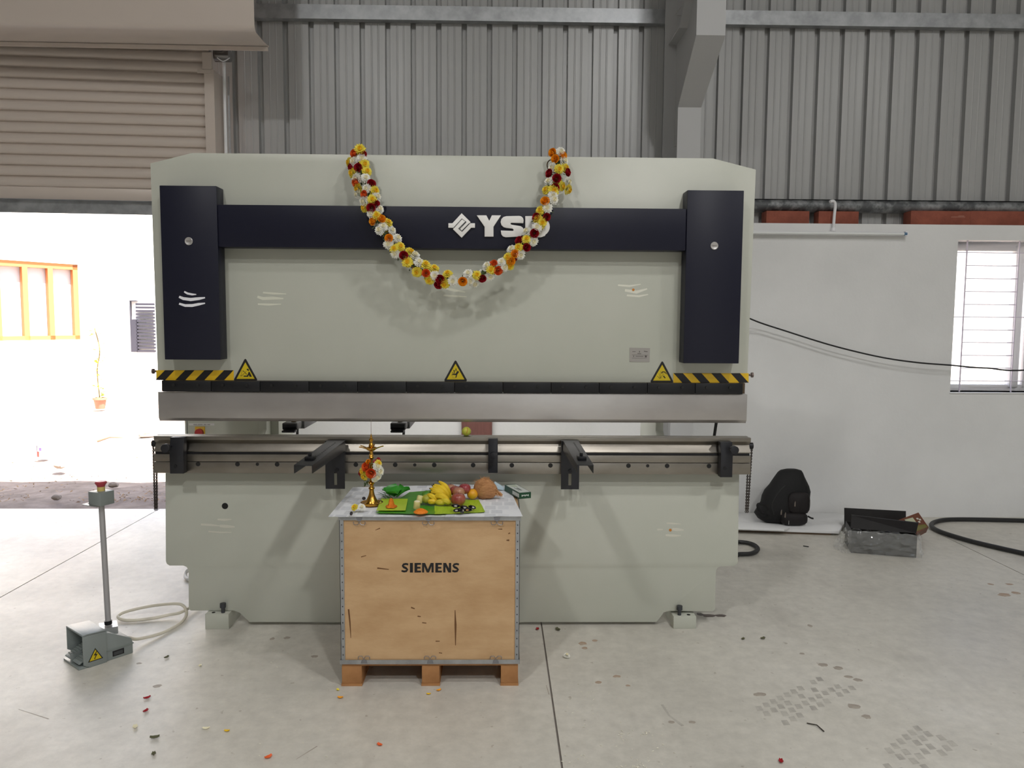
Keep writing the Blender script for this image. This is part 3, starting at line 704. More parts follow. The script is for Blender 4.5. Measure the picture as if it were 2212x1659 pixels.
# front support arms
def arm(bx0, bx1, px0, px1, py1, slot):
    ya, yb = 3.985, 3.30
    zt = Z((bx0+bx1)/2, 951.5, ya)
    x0, x1 = X(bx0, 951, ya), X(bx1, 951, ya)
    hb, hf = .055, .037; tk = .004
    o = B()
    def u(y, h, w0, w1): return [(w0, y, zt-h), (w0, y, zt), (w1, y, zt), (w1, y, zt-h), (w1-tk, y, zt-h), (w1-tk, y, zt-tk), (w0+tk, y, zt-tk), (w0+tk, y, zt-h)]
    vs = u(yb, hf, x0+.004, x1-.004)+u(ya, hb, x0, x1); n = 8
    o.add(vs, [tuple(range(n-1, -1, -1)), tuple(range(n, 2*n))]+[(i, (i+1) % n, (i+1) % n+n, i+n) for i in range(n)])
    a = o.build('support_arm', BLACKP, pb, bevel=.001, ang=30)
    pts = B(); c = (x0+x1)/2
    xa, xb = X(px0, 1030, ya), X(px1, 1030, ya); za, zb = Z(px0, py1, ya), zt-.004
    sx0, sx1, sy0, sy1 = X(slot[0], 1030, ya), X(slot[1], 1030, ya), Z(slot[0], slot[3], ya), Z(slot[0], slot[2], ya)
    pl = B().box(xa, sx0, ya, ya+.008, za, zb).box(sx1, xb, ya, ya+.008, za, zb).box(sx0, sx1, ya, ya+.008, za, sy0).box(sx0, sx1, ya, ya+.008, sy1, zb).box(xa, xb, ya+.008, YL, zl4(1020), zb)
    pl.build('arm_bracket', BLACKP, a, smooth=False)
    B().cyl((c, ya-.008, sy1+.012), (c, ya, sy1+.012), .010, n=14).build('bracket_bolt', BLACKM, a)
    for i in range(12):
        y = yb+.20+i*.036
        B().box(c+.006, c+.014, y, y+.014, zt, zt+.0006).build('scale_hole', DARKHOLE, a, smooth=False)
    B().box(c-.022, c+.018, yb+.11, yb+.16, zt, zt+.016).cyl((c-.004, yb+.135, zt+.016), (c-.004, yb+.135, zt+.03), .008, n=10).build('stop_block', BLACKM, a, bevel=.002)
arm(708, 745, 703, 744.5, 1056, (721.5, 728, 1020, 1048))
arm(1216, 1249, 1212, 1251, 1057, (1228, 1234.5, 1022, 1049))
# bed plate
bp_px = [(357, 1022), (358, 1212)]+[(360, 1218), (366, 1222), (396, 1222), (403, 1225), (407, 1232), (407.5, 1316), (412, 1319), (505, 1319), (518, 1324), (528, 1334), (539, 1344)] + \
        [(1418, 1344), (1427, 1333), (1434, 1323), (1446, 1320), (1540, 1321), (1544.5, 1317), (1546.5, 1233), (1550, 1227), (1556, 1224), (1586, 1223), (1592, 1219), (1594, 1213), (1597, 1024)]
bed = B().prism(w2(bp_px, YR), (YR, YR+.07)).build('bed_plate', PAINT, pb, bevel=.002)
q = P(486, 1093, YR)
B().cyl((q.x, YR-.001, q.z), (q.x, YR+.01, q.z), 6.8/400, n=20).build('plug_hole', DARKHOLE, bed)
smear([([(470, 1122), (485, 1123), (500, 1122)], 4), ([(434, 1133), (455, 1134), (475, 1136)], 4), ([(475, 1136), (490, 1137), (507, 1138)], 6), ([(450, 1148), (475, 1150), (500, 1150)], 3)], YR, mat('ash_bed', 'c9c7ba', .6), bed)
smear([([(1440, 1130), (1455, 1131), (1471, 1132)], 3), ([(1452, 1143), (1462, 1144), (1477, 1145)], 6), ([(1420, 1144), (1432, 1144)], 4), ([(1438, 1156), (1455, 1157), (1471, 1157)], 4.5)], YR, mat('ash_bed2', 'cdcbbe', .6), bed)
flat_on(circ(1448, 1145, 3), YR, 'sandal_dot', SANDAL, bed, .0014)
# feet with anchor bolts
for x0, x1, y0, y1, bxx, hx in ((443, 494, 1327, 1359, 483, 462), (1455, 1504, 1332, 1360, 1467, 1487)):
    yf = 4.055
    xa, xb = X(x0, 1345, yf), X(x1, 1345, yf); zt = Z(x0, y0, yf)
    f = B().box(xa, xb, yf, YR+.15, 0, zt).build('foot_block', PAINT, pb, bevel=.002)
    c = P(bxx, 1326, yf+.03)
    B().cyl((c.x, yf+.024, zt), (c.x, yf+.024, zt+.03), .010, n=14).cyl((c.x, yf+.024, zt+.03), (c.x, yf+.024, zt+.052), .016, n=16).build('anchor_bolt', mat('bolt_grey', '4a4c50', .45, .6), f)
    c2 = X(hx, 1326, yf+.03)
    B().cyl((c2, yf+.026, zt), (c2, yf+.026, zt+.0008), .010, n=14).build('bolt_hole', DARKHOLE, f)
# side frames, back beam, table behind the plates
xL, xR = -1.52, 1.02
for xx in (xL, xR):
    B().prism([(YR+.07, .02), (5.38, .02), (5.38, 2.35), (YR+.22, 2.35), (YR+.07, 2.2), (YR+.07, 1.55), (4.75, 1.50), (4.86, 1.42), (4.86, .98), (4.75, .90), (YR+.07, .86)], (xx, xx+.05), 'yz').build('side_frame', PAINT, pb, bevel=.003)
B().box(xL+.05, xR, 5.20, 5.36, .3, .62).build('rear_beam', PAINT, pb, bevel=.003)
B().box(xL+.05, xR, 5.10, 5.25, 1.75, 2.2).build('top_beam', PAINT, pb, bevel=.003)
for s in (342, 1614):
    pass
# added strip light under the top beam, unseen, brightening the wall behind the gap
B().box(xL+.12, xR-.07, 5.26, 5.32, 1.70, 1.735).build('gap_fill_bar', mat('gap_fill_bar_body', 'd0d0cc', .4), pb, bevel=.004)
wl = bpy.data.lights.new('gap_fill_light', 'AREA'); wl.shape = 'RECTANGLE'; wl.size = 2.2; wl.size_y = .04; wl.energy = 28; wl.color = (1, .98, .96)
wo_ = bpy.data.objects.new('gap_fill_light', wl); COL.objects.link(wo_); wo_.location = ((xL+xR)/2, 5.29, 1.695); wo_.rotation_euler = (math.radians(35), 0, 0)
# screw studs at both ends of the ram
for px, py, sgn in ((338, 802, -1), (1618, 810, 1)):
    q = P(px, py, YR+.035)
    B().cyl(q, q+Vector((sgn*.012, 0, 0)), .006, n=12).cyl(q+Vector((sgn*.012, 0, 0)), q+Vector((sgn*.022, 0, 0)), .014, n=14).build('side_stud', mat('stud_steel', '6e605a', .4, .5), pb)
# chains hanging at the rail ends
def chain(px, top, bot, x2):
    q0 = P(px, top, YL+.05); Y = YL+.05
    r = B().cyl((q0.x-.012, Y, q0.z), (q0.x+.012, Y, q0.z), .018, n=14).build('chain_pin', BLACKM, pb)
    b = B(); n = int((bot-top)/3.1)
    for side in (-1, 1):
        for i in range(n):
            t = i/n; q = P(px+(x2-px)*t, top+(bot-top)*t, Y); dx = side*.0085*(1-.45*t)
            L = []
            for a in range(8):
                an = 2*math.pi*a/8
                if i % 2: L.append(q+Vector((dx+0.0044*math.cos(an), 0, .0066*math.sin(an))))
                else: L.append(q+Vector((dx+.0012*math.cos(an), .0044*math.cos(an), .0066*math.sin(an))))
            b.tube(L, .0021, 4, closed=True)
    o = b.build('chain', mat('chain_steel', '4a423c', .45, .7), r); o['kind'] = 'stuff'
chain(334.5, 958, 1103, 337); chain(1621, 963, 1108, 1613)
# back gauge fingers seen through the gap
FING = mat('finger_steel', '6b6a6c', .35, .7)
for px in (625, 860):
    Y0 = 4.42
    q = P(px, 932, Y0); b0 = B()
    zt = q.z
    f = B().box(q.x-.05, q.x+.04, Y0+.03, Y0+.17, zt+.004, zt+.045).build('back_gauge_finger', FING, pb, bevel=.006)
    B().box(q.x-.045, q.x+.03, Y0, Y0+.06, zt-.008, zt+.004).build('finger_tip', BLACKP, f, bevel=.003)
    B().cyl((q.x-.045, Y0+.035, zt+.025), (q.x+.035, Y0+.035, zt+.025), .016, n=14).build('finger_roller', BLACKP, f)
    B().box(q.x+.02, q.x+.05, Y0+.15, Y0+.55, zt-.005, zt+.05).build('finger_slide', FING, f, bevel=.003)
    B().cyl((q.x, Y0+.10, zt+.045), (q.x, Y0+.10, zt+.062), .015, n=14).build('finger_screw', mat('brass_screw', '7a5c30', .4, .8), f)
    B().cyl((q.x+.02, Y0+.10, .80), (q.x+.02, Y0+.10, zt+.004), .008, n=10).build('finger_post', FING, f)
B().box(xL+.05, xR, 4.50, 4.60, .70, .80).build('gauge_beam', PAINT, pb, bevel=.002)
# electrical cabinet with main switch, behind the left end
YE = 4.95
ex0, ex1 = X(399, 925, YE), X(602, 925, YE)
cab = B().box(ex0-.0, ex1, YE, YE+.35, .55, 1.75).build('electrical_cabinet', PAINT, pb, bevel=.004)
B().box(X(404, 925, YE), X(405.2, 925, YE), YE-.001, YE, .56, 1.74).build('door_gap', INK, cab, smooth=False)
q = P(432.5, 932, YE)
B().box(q.x-.032, q.x+.032, YE-.006, YE, q.z-.042, q.z+.032).build('switch_plate', mat('switch_yellow', 'e0b63e', .4), cab, bevel=.002)
B().cyl((q.x, YE-.03, q.z-.006), (q.x, YE-.006, q.z-.006), .026, n=20).build('switch_knob', mat('switch_red', 'b03030', .4), cab, bevel=.002)
B().box(X(408, 917, YE), X(463, 917, YE), YE-.001, YE, Z(430, 919, YE), Z(430, 914.5, YE)).build('label_strip', mat('label_white', 'd6d4d2', .5), cab, smooth=False)
for a, c in ((418, 426), (427, 438), (440, 446), (448, 454)):
    B().box(X(a, 917, YE), X(c, 917, YE), YE-.0016, YE-.001, Z(430, 917.8, YE), Z(430, 916.2, YE)).build('label_print', mat('label_ink', '8c8a88', .5), cab, smooth=False)
# controller cable and right frame edge are part of the press
q0 = P(1548.5, 905, 4.9); q1 = P(1542.5, 945, 4.9)
B().tube([q0+Vector((.03, 0, .3)), q0, q1, q1+Vector((-.02, 0, -.5))], .010, 8).build('control_cable', BLACKR, pb)

# brown board leaning on the back wall behind the gap
YB2 = YW-.05
o = B().box(X(997, 925, YB2), X(1063, 925, YB2), YB2, YB2+.02, 0, 1.32).build('board', mat('brown_board', '7a4f48', .6, col2='6c443e', nscale=6, stretch=(6, 1, 1)), None, bevel=.002)
tag(o, 'brown wooden board against the white wall, seen through the press gap', 'board')
# ------------------------------------------------------------------ crate
YK0 = 3.40
PLY = mat('birch_plywood', 'c9a67c', .6, col2='b38d62', nscale=3.2, stretch=(1, 1, 2.6), detail=7, contrast=(.38, .72), bump=.04, bscale=60)
PINE = mat('pine_block', 'b58352', .7, col2='9c6c40', nscale=6, stretch=(1, 6, 1), bump=.1, bscale=60)
CLIPS = mat('clip_steel', '8d8f94', .4, .8)
kx0c, kx1c = X(735, 1300, YK0), X(1122, 1300, YK0)
kzt = Z(930, 1120, YK0); kzb = Z(930, 1432, YK0); kzp = Z(930, 1439, YK0)
kyb = PZ(900, 1047, kzt+.02).y
kxc = (kx0c+kx1c)/2
cr = thing('crate', 'plywood shipping crate with steel edge strips and black SIEMENS lettering', 'crate', (kxc, (YK0+kyb)/2, 0))
B().box(kx0c+.004, kx1c-.004, YK0+.004, YK0+.014, kzb+.01, kzt-.01).build('front_panel', PLY, cr, smooth=False)
B().box(kx0c+.004, kx1c-.004, kyb-.014, kyb-.004, kzb+.01, kzt-.01).build('back_panel', PLY, cr, smooth=False)
for a in (kx0c+.004, kx1c-.014): B().box(a, a+.01, YK0+.014, kyb-.014, kzb+.01, kzt-.01).build('side_panel', PLY, cr, smooth=False)
B().box(kx0c+.002, kx1c-.002, YK0+.002, kyb-.002, kzt-.001, kzt+.009).build('lid_panel', PLY, cr, smooth=False)
es = .019
for a, s in ((kx0c, 1), (kx1c, -1)):
    for y, t in ((YK0, 1), (kyb, -1)):
        B().box(a, a+s*es, y, y+t*.002, kzb, kzt).box(a, a+s*.002, y, y+t*es, kzb, kzt).build('edge_strip', GALV, cr, smooth=False)
    for i in range(17):
        z = kzt-.03-i*(kzt-kzb-.05)/16.5
        B().box(a+s*.008, a+s*.013, YK0-.001, YK0, z-.003, z+.003).build('strip_tab', mat('tab_dark', '55575b', .5, .6), cr, smooth=False)
for z0, z1 in ((kzt-.008, kzt+.010), (kzb-.004, kzb+.016)):
    B().box(kx0c-.004, kx1c+.004, YK0-.004, YK0-.001, z0, z1).box(kx0c-.004, kx1c+.004, kyb+.001, kyb+.004, z0, z1).box(kx0c-.004, kx0c-.001, YK0-.001, kyb+.001, z0, z1).box(kx1c+.001, kx1c+.004, YK0-.001, kyb+.001, z0, z1).build('edge_frame', GALV, cr, smooth=False)
def clip(px, z, up):
    x = X(px, 1250, YK0); y = YK0-.006; s = 1 if up else -1
    q = [(-.026, 0), (-.026, .011), (-.022, .015), (-.008, .015), (-.001, .004), (.001, .004), (.008, .015), (.022, .015), (.026, .011), (.026, 0)]
    c = B().tube([(x+a, y, z+s*h) for a, h in q], .0016, 6).build('clip_wire', CLIPS, cr)
    B().prism([(x-.015, z-s*.020), (x+.015, z-s*.020), (x+.012, z-s*.008), (x+.005, z-s*.001), (x-.005, z-s*.001), (x-.012, z-s*.008)], (y, y+.002)).build('clip_plate', CLIPS, cr, smooth=False)
for px in (778, 926, 1073): clip(px, Z(px, 1126, YK0), False)
for px in (785, 929, 1072): clip(px, Z(px, 1423, YK0), True)
B().box(kx0c+.004, kx1c-.004, YK0+.004, kyb-.004, kzp+.001, kzb+.009).build('base_board', PINE, cr, smooth=False)
for x0, x1 in ((738, 781), (911, 949), (1082, 1119)):
    a, c = X(x0, 1460, YK0), X(x1, 1460, YK0)
    for y in (YK0+.004, (YK0+kyb)/2-.05, kyb-.12): B().box(a, c, y, y+.11, .012, kzp).build('pallet_block', PINE, cr, bevel=.002)
    B().box(a-.002, c+.002, YK0+.002, kyb-.004, 0, .012).build('pallet_runner', PINE, cr, smooth=False)
# lettering
SL = [(.93, .84), (.62, .90), (.30, .84), (.20, .70), (.32, .58), (.66, .44), (.82, .30), (.70, .15), (.40, .10), (.06, .17)]
SX = ribbon(SL, [.20, .20, .22, .24, .24, .24, .24, .22, .20, .20])
EX = [(0, 0), (1, 0), (1, .19), (.42, .19), (.42, .41), (.92, .41), (.92, .59), (.42, .59), (.42, .81), (1, .81), (1, 1), (0, 1)]
MX = [(0, 0), (.18, 0), (.18, .66), (.40, 0), (.60, 0), (.82, .66), (.82, 0), (1, 0), (1, 1), (.74, 1), (.5, .32), (.26, 1), (0, 1)]
NX = [(0, 0), (.28, 0), (.28, .60), (.66, 0), (1, 0), (1, 1), (.72, 1), (.72, .42), (.36, 1), (0, 1)]
for pg, xa, xb in ((SX, 866.5, 883), (EX[:0]+[(0, 0), (1, 0), (1, 1), (0, 1)], 885.5, 892), (EX, 895.5, 909.5), (MX, 911.8, 936.8), (EX, 940.5, 954.5), (NX, 957.5, 974.5), (SX, 976, 992.5)):
    flat_on([(xa+u*(xb-xa), 1236.5-v*20.5) for u, v in pg], YK0+.004, 'letter', INK, cr, .0009)
# gouges and marks in the plywood
GOUGE = mat('wood_gouge', '6d4a2c', .9)
for pts, ws in (([(753, 1316), (756, 1345), (758, 1378)], [3.5, 3, 1]), ([(983, 1318), (984, 1350), (984, 1394)], [1.5, 4.5, 1.5]), ([(1076, 1143), (1085, 1143)], [1, 2]), ([(1094, 1167), (1100, 1167)], [2, 3.5]), ([(1098, 1153), (1102, 1151)], [2, 2]),
                ([(888, 1312), (896, 1315)], [3, 2]), ([(902, 1331), (909, 1332)], [2.5, 2]), ([(912, 1345), (921, 1346)], [2, 2]), ([(941, 1385), (950, 1385)], [2, 1.5]), ([(948, 1410), (955, 1411)], [1.5, 1.5]), ([(811, 1145), (821, 1141)], [1, 2]), ([(815, 1227), (840, 1230)], [3, 1.5]), ([(780, 1203), (791, 1200)], [2, 1.5])):
    B().prism(w2(ribbon(pts, ws), YK0+.004), (YK0+.0034, YK0+.004)).build('gouge', GOUGE, cr, smooth=False)

# ------------------------------------------------------------------ things on the crate
ZC = kzt+.0105
def newsprint():
    mt = bpy.data.materials.new('newsprint'); mt.use_nodes = True; n = mt.node_tree; L = n.links; b = n.nodes['Principled BSDF']
    g = n.nodes.new('ShaderNodeNewGeometry')
    br = n.nodes.new('ShaderNodeTexBrick'); br.inputs['Scale'].default_value = 9; br.inputs['Color1'].default_value = (0, 0, 0, 1); br.inputs['Color2'].default_value = (1, 1, 1, 1)
    br.inputs['Mortar'].default_value = (1, 1, 1, 1); br.inputs['Mortar Size'].default_value = .05; br.inputs['Brick Width'].default_value = .55; br.inputs['Row Height'].default_value = .7; br.inputs['Bias'].default_value = -.25
    L.new(g.outputs['Position'], br.inputs['Vector'])
    wv = n.nodes.new('ShaderNodeTexWave'); wv.bands_direction = 'Y'; wv.inputs['Scale'].default_value = 38; L.new(g.outputs['Position'], wv.inputs['Vector'])
    nz = n.nodes.new('ShaderNodeTexNoise'); nz.inputs['Scale'].default_value = 160; L.new(g.outputs['Position'], nz.inputs['Vector'])
    r = n.nodes.new('ShaderNodeValToRGB'); r.color_ramp.elements[0].color = (*lin('bfc2c9'), 1); r.color_ramp.elements[1].color = (*lin('ebecef'), 1); r.color_ramp.elements[0].position = .35; r.color_ramp.elements[1].position = .7
    m1 = n.nodes.new('ShaderNodeMath'); m1.operation = 'MULTIPLY_ADD'; m1.inputs[1].default_value = .6; L.new(wv.outputs['Fac'], m1.inputs[0])
    m2 = n.nodes.new('ShaderNodeMath'); m2.operation = 'MULTIPLY'; m2.inputs[1].default_value = .5; L.new(nz.outputs['Fac'], m2.inputs[0]); L.new(m2.outputs[0], m1.inputs[2])
    mx = n.nodes.new('ShaderNodeMath'); mx.operation = 'MAXIMUM'; L.new(m1.outputs[0], mx.inputs[0]); L.new(br.outputs['Color'], mx.inputs[1])
    L.new(mx.outputs[0], r.inputs[0]); L.new(r.outputs[0], b.inputs['Base Color']); b.inputs['Roughness'].default_value = .8
    return mt
NEWS = newsprint()
def paper(corners, z, name, label, seed, droop=None):
    """four pixel corners: back-left, back-right, front-right, front-left"""
    c = [PZ(px, py, z) for px, py in corners]; random.seed(seed); g = []
    for i in range(13):
        t = i/12; row = []
        for j in range(21):
            s = j/20; p = c[0].lerp(c[1], s).lerp(c[3].lerp(c[2], s), t); q = p.copy()
            q.z += .0016*(1+mno.noise((s*5+seed, t*4, 0)))+(.002*abs(mno.noise((s*9, t*9, seed))) if t in (0, 1) else 0)
            row.append(q)
        g.append(row)
    o = B().sheet(g, .0006).build(name, NEWS, None, ang=70)
    return tag(o, label, 'newspaper', 'newspaper sheets on the crate')
paper([(762, 1053), (990, 1048), (972, 1117), (709, 1117)], ZC, 'newspaper', 'newspaper sheet under the brass lamp, overhanging the crate corner', 1)
paper([(975, 1047), (1098, 1050), (1129, 1116), (962, 1117)], ZC+.004, 'newspaper', 'newspaper sheet under the coconut and incense box', 2)
ZN = ZC+.0085
LEAF1 = mat('banana_leaf', '4f9a24', .35, col2='3d861c', nscale=9, stretch=(1, 8, 1)); LEAF2 = mat('banana_leaf_pale', 'b2cf34', .4, col2='9cc128', nscale=8, stretch=(9, 1, 1)); LEAF3 = mat('yellow_green_leaf', 'aac62e', .45, col2='b8d03c', nscale=6)
def leaf(corners, z, mt, label, seed, wv=.003, rows=9, cols=13):
    c = [PZ(px, py, z) for px, py in corners]; g = []
    for i in range(rows):
        t = i/(rows-1); row = []
        for j in range(cols):
            s = j/(cols-1); p = c[0].lerp(c[1], s).lerp(c[3].lerp(c[2], s), t)
            p.z += wv*(1+mno.noise((s*4+seed, t*3, 1)))*(.4+.6*abs(2*s-1)); row.append(p)
        g.append(row)
    o = B().sheet(g, .0008).build('banana_leaf', mt, None, ang=70)
    return tag(o, label, 'leaf', 'banana leaf pieces on the crate')
leaf([(885, 1064), (945, 1058), (940, 1111), (812, 1109)], ZN, LEAF1, 'dark green banana leaf piece under the cut banana chunks', 1)
leaf([(938, 1078), (1034, 1081), (1048, 1107), (939, 1112)], ZN, LEAF2, 'bright green banana leaf piece under the fruit and sweets', 3, .004)
leaf([(824, 1077), (881, 1078), (876, 1103), (813, 1103)], ZN+.007, LEAF3, 'small yellow-green leaf square under the turmeric cone', 6, .0015)
ZL = ZN+.011

# flowers -----------------------------------------------------------------
def chrys_mesh(name, R, mts, seed, layers=((1.0, .10, 14), (.86, .34, 13), (.66, .55, 11), (.40, .72, 8), (.15, .80, 5))):
    random.seed(seed); b = B(); mi = []
    for k, (rr, hh, n) in enumerate(layers):
        for i in range(n):
            a = 2*math.pi*(i+.5*(k % 2))/n+random.uniform(-.12, .12); d = Vector((math.cos(a), math.sin(a), 0)); s = Vector((-d.y, d.x, 0))
            r1 = R*rr*random.uniform(.9, 1.06); wd = R*.20
            base = d*(r1*.25)+Vector((0, 0, R*hh*.7)); mid = d*(r1*.75)+Vector((0, 0, R*(hh+.04))); tip = d*r1+Vector((0, 0, R*(hh+.10+.06*random.random())))
            b.add([base, mid+s*wd, tip, mid-s*wd], [(0, 1, 2), (0, 2, 3)]); mi += [1 if k >= 3 else 0]*2
    b.add([(R*.34*math.cos(i*1.047), R*.34*math.sin(i*1.047), R*.60) for i in range(6)]+[(0, 0, R*.82)], [(i, (i+1) % 6, 6) for i in range(6)]); mi += [1]*6
    b.add([(R*.45*math.cos(i*1.047), R*.45*math.sin(i*1.047), 0) for i in range(6)]+[(0, 0, -R*.25)], [(i, (i+1) % 6, 6) for i in range(6)]); mi += [2]*6
    me = bpy.data.meshes.new(name); me.from_pydata(b.v, [], b.f)
    for x in mts: me.materials.append(x)
    me.polygons.foreach_set('material_index', mi); return me
def rose_mesh(name, R, mts, seed):
    random.seed(seed); b = B(); mi = []
    for k, (rr, hh, n, op) in enumerate(((.86, .55, 5, .22), (.70, .78, 5, .12), (.55, .90, 4, .08), (.33, .95, 3, 0.))):
        for i in range(n):
            a0 = 2*math.pi*(i+.37*k)/n; w_ = 2*math.pi/n*.66; row0 = []; row1 = []; row2 = []
            for j in range(5):
                a = a0+w_*(j/4-.5)*1.6; e = 1-.12*abs(j-2)
                row0.append(Vector((math.cos(a)*R*rr*.45, math.sin(a)*R*rr*.45, 0)))
                row1.append(Vector((math.cos(a)*R*rr*.85, math.sin(a)*R*rr*.85, R*hh*.55)))
                row2.append(Vector((math.cos(a)*R*(rr*.80+op), math.sin(a)*R*(rr*.80+op), R*hh*e)))
            b.add(row0+row1+row2, [(q*5+j, q*5+j+1, q*5+5+j+1, q*5+5+j) for q in range(2) for j in range(4)]); mi += [0]*8
    b.add([(R*.5*math.cos(i*1.047), R*.5*math.sin(i*1.047), R*.05) for i in range(6)]+[(0, 0, -R*.35)], [(i, (i+1) % 6, 6) for i in range(6)]); mi += [1]*6
    me = bpy.data.meshes.new(name); me.from_pydata(b.v, [], b.f)
    for x in mts: me.materials.append(x)
    me.polygons.foreach_set('material_index', mi)
    me.polygons.foreach_set('use_smooth', [True]*len(me.polygons)); return me
GREENF = mat('flower_green', '5d7040', .7)
fW, fWc = mat('petal_white', 'ecebe2', .6, sss=.0), mat('petal_cream', 'e6dfc0', .6)
fY, fYc = mat('petal_yellow', 'ead84a', .6), mat('petal_deep_yellow', 'e6bc1e', .6)
fR = mat('petal_red', '9c1420', .5); fO = mat('petal_orange', 'e2632a', .5); fG = mat('petal_gold', 'f0a01c', .5)
FM = {'W': chrys_mesh('white_flower', .030, [fW, fWc, GREENF], 1), 'Y': chrys_mesh('yellow_flower', .030, [fY, fYc, GREENF], 2),
      'R': rose_mesh('red_rose', .026, [fR, GREENF], 3), 'O': rose_mesh('orange_rose', .027, [fO, GREENF], 4), 'G': rose_mesh('gold_rose', .027, [fG, GREENF], 5)}
FN = {'W': 'white_flower', 'Y': 'yellow_flower', 'R': 'red_rose', 'O': 'orange_rose', 'G': 'gold_rose'}
def flower(t, pos, nrm, sc, parent):
    o = bpy.data.objects.new(FN[t], FM[t]); COL.objects.link(o)
    o.parent = parent
    q = Vector(nrm).to_track_quat('Z', 'Y').to_matrix().to_4x4() @ Matrix.Rotation(random.uniform(0, 6.28), 4, 'Z')
    pl = W[parent.name] if parent is not None else Vector((0, 0, 0))
    o.matrix_basis = Matrix.Translation(Vector(pos)-pl) @ q @ Matrix.Diagonal((sc, sc, sc, 1)); W[o.name] = Vector(pos); return o

# garland ---------------------------------------------------------------------
LF = "185,115,Y 130,158,O 210,165,R 200,215,W 130,245,W 225,270,Y 100,300,R 170,305,R 90,250,Y 120,360,Y 250,350,Y 160,420,W 240,420,W 155,462,O 300,480,R 180,520,Y 260,530,W 330,550,Y 175,585,W 240,590,O 350,615,W 240,660,W 310,645,Y 345,690,R 245,725,Y 305,730,R 380,750,W 310,790,W 355,810,Y 405,850,G 330,870,G 470,895,Y 430,930,W 400,965,W 510,970,W 490,1050,G 570,1055,W 490,1110,W 605,1140,Y 545,1160,Y 560,1210,W 645,1235,R 705,1205,Y 755,1240,W 685,1300,Y 800,1310,W 870,1340,Y 790,1400,Y 880,1418,O 965,1380,Y 920,1480,Y 970,1445,W 1028,1478,R 1110,1435,Y 1075,1520,Y 1160,1495,W 1015,1530,R"
RF = "1050,150,G 1120,140,W 1140,180,G 1075,215,G 1150,240,W 1050,305,W 1105,320,Y 1165,310,Y 1020,370,R 1085,420,R 1185,355,R 1010,460,W 1190,450,W 1130,500,Y 1190,530,Y 985,545,Y 1050,545,Y 1065,515,R 1040,600,W 1045,640,W 965,665,G 985,730,W 920,760,Y 880,830,R 975,825,R 930,880,Y 890,850,Y 880,935,W 850,995,R 780,990,W 770,1065,Y 835,1080,W 700,1080,R 765,1145,R 690,1150,Y 620,1180,W 645,1215,G 700,1220,W 580,1255,Y 600,1290,G 585,1330,Y 510,1305,W 530,1350,W 425,1325,O 465,1385,O 360,1350,W 395,1380,Y 380,1440,W 300,1465,R 240,1440,Y 155,1430,W 175,1490,W 95,1500,G 215,1510,W"
gar = thing('garland', 'U-shaped garland of yellow, white, red and orange flowers hung on the press', 'garland', P(980, 600, 3.93))
def gar_y(py):
    return 4.045 if py < 338 else (4.045+(3.955-4.045)*(py-338)/95 if py < 433 else 3.955)
pathL = [(777, 325), (776, 350), (783, 380), (795, 410), (800, 440), (815, 475), (835, 510), (855, 540), (880, 565), (915, 587), (950, 602), (985, 603)]
pathR = [(1203, 330), (1205, 355), (1203, 385), (1193, 410), (1183, 440), (1172, 470), (1157, 500), (1135, 530), (1110, 555), (1080, 575), (1045, 590), (1000, 604)]
def near(px, py, path): return min(path, key=lambda q: (q[0]-px)**2+(q[1]-py)**2)
random.seed(11)
for lst, ox, path in ((LF, 740, pathL), (RF, 980, pathR)):
    dense = [(v.x, v.y) for v in cat([Vector((a, c, 0)) for a, c in path], 8)]
    for e in lst.split():
        a, c, t = e.split(','); px, py = ox+float(a)/4.88, 300+float(c)/4.88
        n_ = near(px, py, dense); dx, dy = (px-n_[0])/14, (py-n_[1])/14; l = min(1, math.hypot(dx, dy))
        Y = gar_y(py)-.030*(1-.6*l*l)-(.006 if t in 'ROG' else 0)
        flower(t, P(px, py, Y), Vector((dx*.9+random.uniform(-.15, .15), -1, -dy*.9+random.uniform(-.1, .2))), random.uniform(.92, 1.08)*(1.0 if t in 'WY' else .95), gar)
    # flowers round the back of the strand
    for i in range(0, len(dense)-1, 4):
        px, py = dense[i]; t = random.choice('WYWWYR')
        flower(t, P(px+random.uniform(-5, 5), py+random.uniform(-4, 4), gar_y(py)+.004), Vector((random.uniform(-.5, .5), .4, random.uniform(-.6, .4))), .9, gar)
    B().tube([P(a, c, gar_y(c)) for a, c in dense], .006, 6).build('string', GREENF, gar)
LEAFD = mat('garland_leaf', '4c5c3a', .7)
b = B()
for path in (pathL, pathR):
    dense = cat([Vector((a, c, 0)) for a, c in path], 8)
    for i in range(150):
        v = random.choice(dense); px, py = v.x+random.uniform(-11, 11), v.y+random.uniform(-10, 10)
        p = P(px, py, gar_y(py)-random.uniform(0, .03)); d = Vector((random.uniform(-1, 1), random.uniform(-.8, .1), random.uniform(-1, 1))).normalized()*random.uniform(.014, .028)
        s = d.orthogonal().normalized()*.004
        b.add([p, p+d*.5+s, p+d, p+d*.5-s], [(0, 1, 2, 3)])
o = b.build('greenery', LEAFD, gar, smooth=False); o['kind'] = 'stuff'
for px, py in ((1191, 357), (762, 352)):
    c = P(px, py, 4.05)
    B().tube([c+Vector((.022*math.cos(a), 0, .028*math.sin(a))) for a in [i*2*math.pi/20 for i in range(20)]], .003, 6, closed=True).build('string_loop', mat('jute_string', '4a3a28', .8), gar)

